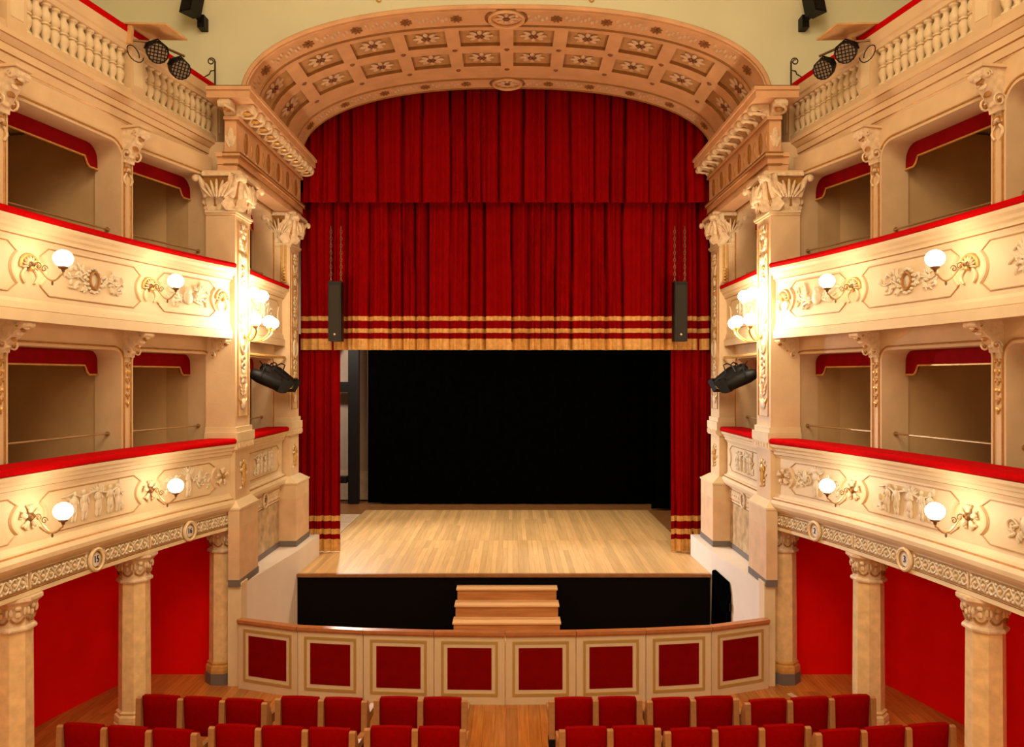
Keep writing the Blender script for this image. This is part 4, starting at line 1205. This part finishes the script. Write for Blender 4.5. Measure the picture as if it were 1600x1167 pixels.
# ------------------------------------------------------------------ gallery cornice and balustrade
for sx in (-1, 1):
    P = GAL[sx]; n = 'fifteen and sixteen' if sx < 0 else 'two and three'
    t = thing('gallery_cornice', f"banded cream cornice under the balustrade, above boxes {n}", 'cornice', (sx*4.7, 9.5, 7.98), 'gallery cornices')
    b = MB()
    sweep(b, P, 0.0, P.L, 56, [(0.40, 8.06, 'stucco'), (0.17, 8.065, 'stucco'), (0.15, 8.09, 'gilt'), (0.14, 8.10, 'stucco'), (0.12, 8.19, 'gilt'), (0.10, 8.20, 'stucco'), (0.09, 8.28, 'gilt'), (0.085, 8.29, 'stucco'), (0.06, 8.31, 'stucco'),
                              (0.02, 8.345, 'gilt'), (0.005, 8.355, 'stucco'), (0.0, 8.41, 'stucco'), (0.40, 8.425, 'stucco')])
    b.obj('moulding', t, smooth=40)
    # balustrade
    DB = 0.14; Z0, Z1 = 8.42, 9.20
    t = thing('gallery_balustrade', f"stone balustrade with red padded top, gallery above boxes {n}", 'balustrade', (sx*5.0, 9.5, Z0), 'gallery balustrades')
    b = MB(); sweep(b, P, 0, P.L, 56, [(DB-0.09, Z0, 'stucco'), (DB-0.09, Z0+0.08, 'stucco'), (DB-0.07, Z0+0.10, 'stucco'), (DB+0.09, Z0+0.10, 'stucco'), (DB+0.09, Z0, 'stucco')]); b.obj('base_course', t, smooth=40)
    b = MB(); sweep(b, P, 0, P.L, 56, [(DB-0.08, Z1-0.20, 'stucco'), (DB-0.095, Z1-0.15, 'stucco'), (DB-0.12, Z1-0.13, 'stucco'), (DB-0.135, Z1, 'stucco'), (DB+0.12, Z1, 'stucco'), (DB+0.10, Z1-0.20, 'stucco')]); b.obj('top_rail', t, smooth=40)
    b = MB(); sweep(b, P, 0.15, P.L, 56, [(DB-0.13, Z1, 'velvet'), (DB-0.14, Z1+0.04, 'velvet'), (DB-0.12, Z1+0.095, 'velvet'), (DB+0.08, Z1+0.10, 'velvet'), (DB+0.10, Z1, 'velvet')]); b.obj('velvet_pad', t, smooth=60)
    hb = Z1-0.20-(Z0+0.10)
    prof = [(0.045, 0), (0.045, 0.03), (0.026, 0.045), (0.024, 0.08), (0.042, 0.16), (0.046, 0.21), (0.034, 0.255), (0.025, 0.275), (0.040, 0.285), (0.040, 0.305), (0.025, 0.315), (0.034, 0.335), (0.046, 0.38), (0.042, 0.43), (0.024, 0.505), (0.026, 0.54), (0.045, 0.555), (0.045, 0.59)]
    prof = [(r*1.46, z/0.59*hb) for r, z in prof]
    bal_me = MB().lathe(prof, 10, 'stucco_light').mesh('baluster', 60)
    peds = [(0.10, 0.10)] + [(P.s_of_y(y), 0.135) for y in (10.25, 8.3, 6.2)] 
    for (sp, hw) in peds:
        F_ = P.F(sp, DB)
        b = MB(); b.box((-hw, -0.105, Z0+0.0), (hw, 0.10, Z1-0.12), 'stucco'); b.box((-hw+0.05, -0.112, Z0+0.16), (hw-0.05, -0.1, Z1-0.24), 'stucco_light')
        b.obj('pedestal', t, F_, None)
    for (a, ha), (c, hc) in zip(peds, peds[1:]):
        m0, m1 = a+ha+0.03, c-hc-0.03
        k = int(round((m1-m0)/0.138))
        for i in range(k):
            link('baluster', bal_me, t, P.F(m0 + (m1-m0)*(i+0.5)/k, DB, Z0+0.10))
    # bench behind the balustrade
    t = thing('gallery_bench', f"dark wooden bench behind the balustrade above boxes {n}", 'bench', (sx*5.6, 9.5, 8.4), 'gallery benches')
    b = MB(); sweep(b, P, 0.2, P.L, 30, [(0.55, 8.72, 'box_wood'), (0.55, 8.78, 'valance_red'), (0.95, 8.78, 'box_wood'), (0.95, 8.72, 'box_wood')]); b.obj('seat', t)
    b = MB(); sweep(b, P, 0.2, P.L, 30, [(0.58, 8.4, 'box_wood'), (0.58, 8.72, 'box_wood'), (0.92, 8.72, 'box_wood'), (0.92, 8.4, 'box_wood')]); b.obj('base', t)

# ------------------------------------------------------------------ ground floor columns
def column(sx, x, y, label, dark_plinth):
    t = thing('column', label, 'column', (sx*x, y, 0), 'octagonal ground floor columns')
    T = Tr(sx*x, y, 0); ph = PI/8; r = 0.198
    b = MB()
    b.lathe([(r*1.28, 0), (r*1.28, 0.17)], 8, 'grey_base' if dark_plinth else 'column_marble', None, ph); b.obj('plinth', t, T, None)
    b = MB(); b.lathe([(r*1.22, 0.17), (r*1.25, 0.22), (r*1.22, 0.27), (r*1.08, 0.29), (r*1.14, 0.32), (r*1.02, 0.34)], 8, 'gold' if dark_plinth else 'column_marble', None, ph); b.obj('base', t, T, None)
    MB().lathe([(r, 0.34), (r*0.95, 2.02)], 8, 'column_marble', None, ph).obj('shaft', t, T, None)
    c = MB(); c.lathe([(r*1.12, 2.02), (r*1.14, 2.04), (r*1.10, 2.06), (r*0.97, 2.07), (r*0.98, 2.16), (r*1.05, 2.25), (r*1.25, 2.315)], 8, 'capital_stucco', None, ph)
    co = c.obj('capital', t, T, None)
    MB().lathe([(r*1.30, 2.315), (r*1.42, 2.34), (r*1.42, 2.375)], 8, 'capital_stucco', None, ph).obj('abacus', t, T, None)
    for k in range(8):
        a = PI/4*k; F_ = T @ Rz(a)
        g = MB()
        g.tube([(r*0.98, 0.065*q, 2.16-0.05*(1-q*q)) for q in [-1+i/4 for i in range(9)]], 0.011, 'gilt', 5)
        g.ell((r*1.02, 0, 2.20), (0.02, 0.03, 0.035), 'carved', su=6, sv=4); g.ell((r*1.08, 0, 2.27), (0.025, 0.035, 0.03), 'carved', su=6, sv=4)
        for s in (-1, 1): g.ell((r*1.04, s*0.065, 2.23), (0.02, 0.02, 0.045), 'carved', su=6, sv=4)
        g.obj('garland', co, F_)
for sx in (-1, 1):
    P = PATH[sx]; a, c, e = BOXW[sx]
    column(sx, 4.365, 11.96, f"octagonal marble column with dark plinth beneath box {a}, touching the barrier end", True)
    w = P.W(P.s_of_y(10.15), 0.24, 0); column(sx, abs(w.x), w.y, f"octagonal marble column standing between plaques {a} and {c}", False)
    w = P.W(P.s_of_y(8.2), 0.20, 0); column(sx, abs(w.x), w.y, f"octagonal marble column on the audience side of plaque {c}", False)

# ------------------------------------------------------------------ wall lamps
def globe(parent, p, r, m='opal_glass'):
    b = MB(); b.lathe([(r*0.42*0+0.0001, -r*0.92)] + [(r*math.cos(q), r*0.92*math.sin(q)) for q in [-PI/2 + PI*i/12 for i in range(1, 12)]] + [(0.0001, r*0.92)], 18, m)
    return b.obj('globe', parent, Tr(*p), 179)
def sconce(T, label, z):
    """T: frame on the parapet face"""
    t = tag(link('wall_sconce', None, None, T), label, 'lamp', 'globe sconces on the balcony fronts')
    L_ = 0.36
    pts = []
    for i in range(15):
        q = i/14
        pts.append((0, -0.02-(L_-0.02)*q, 0.02 + 0.05*math.sin(q*PI*0.8)*(1-q)*1.5 - 0.19*math.sin(max(0, q-0.15)/0.85*PI*0.80)))
    pts += [(0, -L_-0.025, -0.08), (0, -L_-0.03, -0.045)]
    low_ = min(pts, key=lambda p: p[2])
    b = MB().tube(pts, 0.011, 'brass', 6); b.ell((0, low_[1], low_[2]-0.025), (0.012, 0.012, 0.028), 'bronze', su=6, sv=4); b.obj('arm', t, T)
    b = MB(); b.lathe([(0.05, 0), (0.045, 0.012), (0.02, 0.03)], 14, 'bronze', Tr(0, -0.006, 0.02) @ Rx(PI/2)); b.obj('wall_plate', t, T)
    b = MB()
    for (yy, zz, sz, fl_) in ((-0.10, 0.01, 0.045, 1), (-0.17, -0.02, 0.04, -1)):
        b.tube([(0, yy + fl_*sz*(1-q*0.8)*math.cos(q*8), zz + sz*(1-q*0.8)*math.sin(q*8)) for q in [i/14 for i in range(15)]], 0.006, 'bronze', 5)
    b.obj('scrollwork', t, T)
    b = MB(); b.lathe([(0.012, -0.06), (0.02, -0.035), (0.045, -0.02), (0.05, 0.0)], 14, 'bronze', Tr(0, -L_-0.03, 0.0)); b.obj('cup', t, T)
    p = T @ Vector((0, -L_-0.03, 0.085)); globe(t, p, 0.098)
for sx in (-1, 1):
    P = PATH[sx]; SJ = [P.s_of_y(y) for y in JY]
    a, c, e = BOXW[sx]
    for tier in (1, 2):
        zz = 3.20 if tier == 1 else 5.88
        for j, lab in ((1, f"globe sconce on the {LVL[tier]} balcony front, above the {a}/{c} column"), (2, f"globe sconce on the {LVL[tier]} balcony front, audience side of the {c} plaque"), (3, f"globe sconce on the {LVL[tier]} balcony front, audience side of the {e} plaque")):
            sconce(P.F(SJ[j], 0.0, zz), lab, zz)
    # cluster on the near pilaster
    T = frame((sx*4.10, 12.09), (sx, 0), 5.5)
    t = tag(link('globe_cluster', None, None, T), f"bright gilt wall bracket of five globes on the pilaster by box {a}", 'lamp', 'globe clusters on the pilasters')
    b = MB(); b.lathe([(0.0001, -0.42), (0.05, -0.40), (0.085, -0.33), (0.07, -0.24), (0.10, -0.1), (0.12, 0.1), (0.06, 0.35), (0.0001, 0.42)], 12, 'gold', None, sy=0.4); b.obj('back_plate', t, T)
    for (x, y, z) in ((-0.42, -0.34, 0.03), (0.0, -0.42, 0.03), (0.42, -0.34, 0.03), (-0.21, -0.24, 0.45), (0.21, -0.24, 0.45)):
        b = MB(); pts = [(0, -0.03, -0.12)]
        for i in range(1, 11):
            q = i/10
            pts.append((x*q, -0.03+(y+0.03)*min(1, q*1.15), -0.12 + (z-0.06+0.12)*q*q - 0.12*math.sin(q*PI)))
        b.tube(pts, 0.014, 'gold', 6); b.lathe([(0.02, -0.05), (0.05, -0.02), (0.052, 0.0)], 12, 'gold', Tr(x, y, z-0.03)); b.obj('arm', t, T)
        globe(t, T @ Vector((x, y, z+0.055)), 0.098, 'bright_opal_glass')

# ------------------------------------------------------------------ stage lights, speakers and ironwork
def par_can(T, label, L_=0.30, r=0.105, group=None, barn=False):
    """lamp body along -y (beam), hung by a yoke at the origin"""
    t = tag(link('spotlight', None, None, T), label, 'spotlight', group)
    b = MB(); b.lathe([(r*0.55, -0.16), (r*0.8, -0.12), (r, -0.02), (r, L_-0.16), (r*0.93, L_-0.16), (r*0.9, L_-0.20)], 16, 'black_metal', Rx(PI/2)); b.obj('housing', t, T, 40)
    b = MB(); b.lathe([(r*0.9, L_-0.175), (r*0.9, L_-0.165)], 16, 'lens_glass', Rx(PI/2)); b.obj('lens', t, T, None)
    b = MB()
    for k in range(-2, 3):
        h = math.sqrt(max(0.0, 1-(k*0.33)**2))*r
        b.box((k*r*0.33-0.005, -(L_-0.155), -h), (k*r*0.33+0.005, -(L_-0.165), h), 'black_metal'); b.box((-h, -(L_-0.153), k*r*0.33-0.005), (h, -(L_-0.163), k*r*0.33+0.005), 'black_metal')
    b.obj('guard', t, T, None)
    yh = r+0.05 if barn else r*0.55
    b = MB(); b.tube([(-r-0.015, 0, 0), (-r*0.95, 0.02, yh), (0, 0.03, yh+(0.03 if barn else r*0.55)), (r*0.95, 0.02, yh), (r+0.015, 0, 0)], 0.012, 'black_metal', 5); b.obj('yoke', t, T)
    if barn:
        b = MB(); e = L_-0.16
        for k in range(4):
            b.box((-r, -e-0.10, r*0.98), (r, -e, r*1.03), 'black_metal', Ry(k*PI/2))
        b.obj('barn_door', t, T, None)
    return t
for sx in (-1, 1):
    P = GAL[sx]; a, c, e = BOXW[sx]; s = P.s_of_y(10.12)
    F_ = P.F(s, 0.0); st = -sx
    # plywood shelf clamped on the balustrade
    t = tag(link('lamp_shelf', None, None, F_ @ Tr(0, 0, 9.3)), f"tan plywood board jutting from the balustrade over the {a}/{c} column", 'board', 'boards on the gallery rail')
    sl = F_ @ Tr(st*0.10, 0.10, 9.31) @ Rx(math.radians(6))
    MB().box((-0.24, -0.66, 0), (0.24, 0.12, 0.022), 'plywood').obj('board', t, sl, None)
    MB().box((-0.22, -0.16, -0.24), (-0.17, -0.10, 0.0), 'plywood').obj('clamp_block', t, sl, None)
    MB().tube([F_ @ Vector((st*-0.05, -0.02, 9.12)), F_ @ Vector((st*0.06, -0.22, 9.13)), F_ @ Vector((st*0.50, -0.40, 9.11))], 0.018, 'bronze', 6).obj('boom', t)
    for k, (dx, dy, dz, yaw) in enumerate(((0.10, -0.26, 9.02, 0.75), (0.46, -0.34, 8.94, 0.55))):
        T = F_ @ Tr(st*dx, dy, dz) @ Rz(-st*yaw) @ Rx(math.radians(34))
        par_can(T, f"black caged spotlight below the plywood board, {'nearer the pedestal' if k == 0 else 'farther from the pedestal'}, over {a}/{c}", 0.25, 0.135, 'gallery rail spotlights')
    b = MB(); b.tube([F_ @ Vector((st*(-0.10+0.14*math.cos(q)), -0.05-0.01*q, 8.92+0.10*math.sin(q))) for q in [i*0.42 for i in range(16)]], 0.007, 'black_metal', 5)
    tag(b.obj('lamp_cable'), f"looped black cable hanging at the balustrade pedestal over {a}/{c}", 'cable', 'cables on the gallery rail')
    # iron scroll where the pad ends
    t = thing('iron_bracket', f"dark wrought iron scroll bracket at balustrade end above box {a}", 'bracket', (sx*4.55, 11.55, 9.1), 'iron scroll brackets')
    Fb = frame((sx*4.50, 12.0), (0, 1)); d = -sx
    b = MB(); b.tube([(0, 0, 9.12), (0, 0, 9.64)], 0.014, 'iron', 6); b.obj('upright', t, Fb)
    b = MB()
    b.tube([(-d*0.0 - d*0.06 + d*0.06*math.cos(q)*(1-q/14), 0, 9.64 + 0.06*math.sin(q)*(1-q/14)) for q in [i*0.5 for i in range(18)]], 0.010, 'iron', 5)
    b.tube([(0, 0, 9.50), (-d*0.07, 0, 9.49), (-d*0.09, 0, 9.44), (-d*0.16, 0, 9.40), (-d*0.18, 0, 9.28)], 0.010, 'iron', 5)
    b.tube([(-d*0.06 + d*0.07*math.cos(q)*(1-q/14), 0, 9.22 + 0.09*math.sin(q)*(1-q/14)) for q in [i*0.5 for i in range(18)]], 0.010, 'iron', 5)
    b.obj('scroll', t, Fb)
    # loudspeaker on the wall beside the arch
    xs = sx*4.88
    t = thing('wall_loudspeaker', f"black loudspeaker on a wall bracket high above box {a}", 'loudspeaker', (xs, 11.7, 10.2), 'wall loudspeakers')
    T = Tr(xs-sx*0.02, 11.95, 10.30) @ Rz(sx*0.35) @ Rx(math.radians(-14)) @ Matrix.Scale(0.85, 4)
    b = MB(); b.add([(-0.13, -0.16, 0.02), (0.13, -0.16, 0.02), (0.09, 0.14, 0.10), (-0.09, 0.14, 0.10), (-0.13, -0.16, 0.62), (0.13, -0.16, 0.62), (0.09, 0.14, 0.55), (-0.09, 0.14, 0.55)],
                    [(0, 3, 2, 1), (4, 5, 6, 7), (0, 1, 5, 4), (1, 2, 6, 5), (2, 3, 7, 6), (3, 0, 4, 7)], 'black_metal'); b.obj('cabinet', t, T, None)
    MB().box((-0.115, -0.168, 0.05), (0.115, -0.16, 0.59), 'black_metal').obj('grille', t, T, None)
    b = MB(); b.tube([(xs, 11.95, 10.42), (xs-sx*0.05, 12.08, 10.38), (xs-sx*0.07, 12.2, 10.36)], 0.028, 'black_metal', 6); b.obj('arm', t)
    MB().box((xs-sx*0.08-0.055, 12.18, 10.26), (xs-sx*0.08+0.055, 12.36, 10.46), 'black_metal').obj('wall_plate', t, smooth=None)
    # lights hung in the lower stage box
    S = SBOX[sx]
    t = thing('lighting_bar', f"wooden bar holding three spotlights in stage box next to box {a}", 'bar', (sx*4.15, 13.4, 5.05), 'lighting bars')
    b = MB(); b.tube([S.W(0.05, -0.05, 5.08), S.W(S.L-0.12, -0.05, 5.08)], 0.03, 'gold', 8); b.obj('pole', t)
    for k, (ss, dz, yw, tl) in enumerate(((0.50, 4.72, 0.5, 24), (0.98, 4.80, 0.75, 40), (1.48, 4.78, 0.95, 34))):
        F2 = S.F(ss, -0.10, dz)
        T = F2 @ Rz(st*yw) @ Rx(math.radians(tl))
        par_can(T, f"{('first', 'second', 'third')[k]} black spotlight on the bar in stage box near {a}, counted from the globes", 0.5, 0.115, 'stage box spotlights', True)
    b = MB(); b.tube([S.W(0.5+0.14*i+0.05*math.sin(i*2), -0.10-0.02*math.sin(i), 4.98-0.10*abs(math.sin(i*1.3))) for i in range(8)], 0.010, 'black_metal', 5)
    tag(b.obj('lamp_cable'), f"tangled black cable along the spotlight bar in the stage box beside {a}", 'cable', 'cables on the lighting bars')

# black board against the ledge on one side only
t = thing('black_board', 'black cloth covered board leaning against the white ledge wall', 'board', (3.8, 13.7, 0))
b = MB()
pl = [(13.12, 0.25), (13.92, 0.25), (13.92, 1.20), (13.84, 1.24), (13.18, 1.19), (13.11, 1.0)]
n = len(pl)
def xled(y): return 4.0 - 0.2*(y-11.95)/2.15
b.add([(xled(y)-0.05-0.02*(1.2-z), y, z) for y, z in pl] + [(xled(y)-0.012, y, z) for y, z in pl], [tuple(range(n)), tuple(range(n, 2*n))] + [(i, (i+1) % n, (i+1) % n+n, i+n) for i in range(n)], 'black_cloth')
b.obj('cloth_board', t, smooth=None)
MB().tube([(3.86, 13.08, 0.72), (3.86, 13.08, 0.85)], 0.02, 'black_metal', 6).obj('handle', t)

# dark furniture glimpsed in the lower boxes
def box_chair(T, label):
    t = tag(link('box_chair', None, None, T), label, 'chair', 'dark chairs in the boxes')
    for x in (-0.18, 0.18):
        for y in (-0.18, 0.18):
            MB().box((x-0.02, y-0.02, 0), (x+0.02, y+0.02, 0.46 if y < 0 else 1.0), 'box_wood').obj('leg', t, T, None)
    MB().box((-0.22, -0.22, 0.46), (0.22, 0.22, 0.52), 'valance_red').obj('seat', t, T, None)
    MB().box((-0.2, 0.165, 0.75), (0.2, 0.195, 1.0), 'box_wood').obj('backrest', t, T, None)
for sx in (-1, 1):
    P = PATH[sx]; s = P.s_of_y(8.55 if sx < 0 else 9.0)
    box_chair(P.F(s, 1.25, 2.75) @ Rz(0.4*sx), f"dark wooden chair half hidden inside the lower box over plaque {BOXW[sx][1]}")

# ------------------------------------------------------------------ auditorium seats
SEATW = 0.53
def seat_proto():
    root = link('theatre_seat', None, None, Matrix.Identity(4))
    # backrest: padded, gently arched top; the audience looks towards +y
    b = MB(); hw = 0.232; nu, nv = 10, 8
    def f(u, v, back):
        a = (u-0.5)*2; x = a*hw*(1.0-0.02*v)
        z = 0.36 + 0.465*v + (0.016*(1-a*a) if v == 1 else 0.0)
        e = (1-abs(a)**6)*(1-abs(2*v-1)**8)
        y = (0.03 + 0.035*e) if back else (-0.03 - 0.03*e)
        return (x, y + 0.02*(v-0.5)*-2 + 0.02*a*a, z)
    b.grid(lambda u, v: f(u, v, False), nu, nv, 'seat_red'); b.grid(lambda u, v: f(u, v, True), nu, nv, 'seat_red')
    for u in (0, 1):
        b.grid(lambda p, v, u=u: tuple(Vector(f(u, v, False)).lerp(Vector(f(u, v, True)), p)), 1, nv, 'seat_red')
    for v in (0, 1):
        b.grid(lambda u, p, v=v: tuple(Vector(f(u, v, False)).lerp(Vector(f(u, v, True)), p)), nu, 1, 'seat_red')
    link('backrest', b.mesh('backrest', 50), root)
    b = MB(); b.box((-0.22, 0.10, 0.36), (0.22, 0.17, 0.74), 'seat_red')    # tipped-up seat
    link('seat', b.mesh('seat', 30), root)
    return root
def arm_mesh():
    b = MB(); w = 0.034
    poly = [(-0.07, 0.30), (-0.05, 0.80), (-0.02, 0.815), (0.02, 0.80), (0.10, 0.62), (0.42, 0.60), (0.44, 0.56), (0.12, 0.50), (0.06, 0.30)]
    n = len(poly)
    b.add([(-w, y, z) for y, z in poly] + [(w, y, z) for y, z in poly], [tuple(range(n)), tuple(range(n, 2*n))] + [(i, (i+1) % n, (i+1) % n+n, i+n) for i in range(n)], 'seat_wood')
    return b.mesh('armrest', 40)
def foot_mesh():
    b = MB(); b.box((-0.02, -0.02, 0.0), (0.02, 0.06, 0.32), 'black_metal'); b.box((-0.025, -0.14, 0.0), (0.025, 0.2, 0.03), 'black_metal'); b.box((-0.04, -0.085, 0.27), (0.04, 0.05, 0.36), 'black_metal')
    return b.mesh('leg', None)
ARM, FOOT = arm_mesh(), foot_mesh()
U0 = 799.0
def ux(u, Y): return (u-U0)*Y/1200.0 + 0.13
R1 = 9.30; R2 = 8.52
rows_ = [
 ('front row', R1, 'L', [[248, 316, 386], [468, 538], [622, 693]]),
 ('front row', R1, 'R', [[896, 964], [1047, 1116], [1198, 1265, 1331]]),
 ('second row', R2, 'L', [[128, 200, 273], [365, 442, 518], [610, 688]]),
 ('second row', R2, 'R', [[915, 990], [1078, 1152, 1226], [1311, 1382, 1453]]),
]
ORD = ['first', 'second', 'third', 'fourth', 'fifth', 'sixth', 'seventh', 'eighth']
proto = seat_proto()
first = True
for rown, Y, sd, groups in rows_:
    total = sum(len(g) for g in groups); cnt = 0
    for gi, g in enumerate(groups):
        um = sum(g)/len(g); xm = ux(um, Y)
        yaw = math.radians(1.7*xm)          # rows bend round the stage
        for k, u in enumerate(g):
            x = xm + (k-(len(g)-1)/2)*SEATW
            dx = x-xm
            pos = Vector((xm + dx*math.cos(yaw), Y + dx*math.sin(yaw) - 0.02*xm*0, 0))
            Mx = Matrix.Translation(pos) @ Rz(yaw)
            num = (total-cnt) if sd == 'L' else cnt+1
            lab = f"red {rown} seat, {ORD[num-1]} from the aisle on the box {'sixteen' if sd == 'L' else 'two'} side"
            if first:
                root = proto; first = False
            else:
                root = proto.copy(); COL.objects.link(root)
                for ch in [c for c in proto.children if c.name.split('.')[0] in ('backrest', 'seat')]:
                    cc = ch.copy(); COL.objects.link(cc); cc.parent = root
            root.matrix_basis = Mx; WORLD[root.name] = Mx
            tag(root, lab, 'seat', f"{rown} of red theatre seats")
            sides = [-SEATW/2+0.0] if k < len(g)-1 else [-SEATW/2, SEATW/2]
            for xx in sides:
                sh_ = 0.0
                for nm_, me in (('armrest', ARM), ('leg', FOOT)):
                    o = bpy.data.objects.new(nm_, me); COL.objects.link(o); o.parent = root
                    o.matrix_basis = Tr(xx, 0, 0)
            cnt += 1
# pale threshold boards across the aisle and at the column line
t = tag(MB().box((-0.6, 8.05, 0.0), (0.62, 8.28, 0.02), 'pale_board').obj('aisle_threshold', smooth=None), 'pale wooden board across the aisle between the seats', 'board')
for sx in (1,):
    P = PATH[sx]; b = MB(); sweep(b, P, 0.35, P.L, 40, [(-0.06, 0.0, 'pale_board'), (-0.06, 0.012, 'pale_board'), (0.02, 0.012, 'pale_board'), (0.02, 0.0, 'pale_board')])
    o = b.obj('floor_border', smooth=None); tag(o, f"narrow pale floor strip along the columns beneath boxes {'fifteen and sixteen' if sx < 0 else 'two and three'}", 'strip', 'pale floor strips')
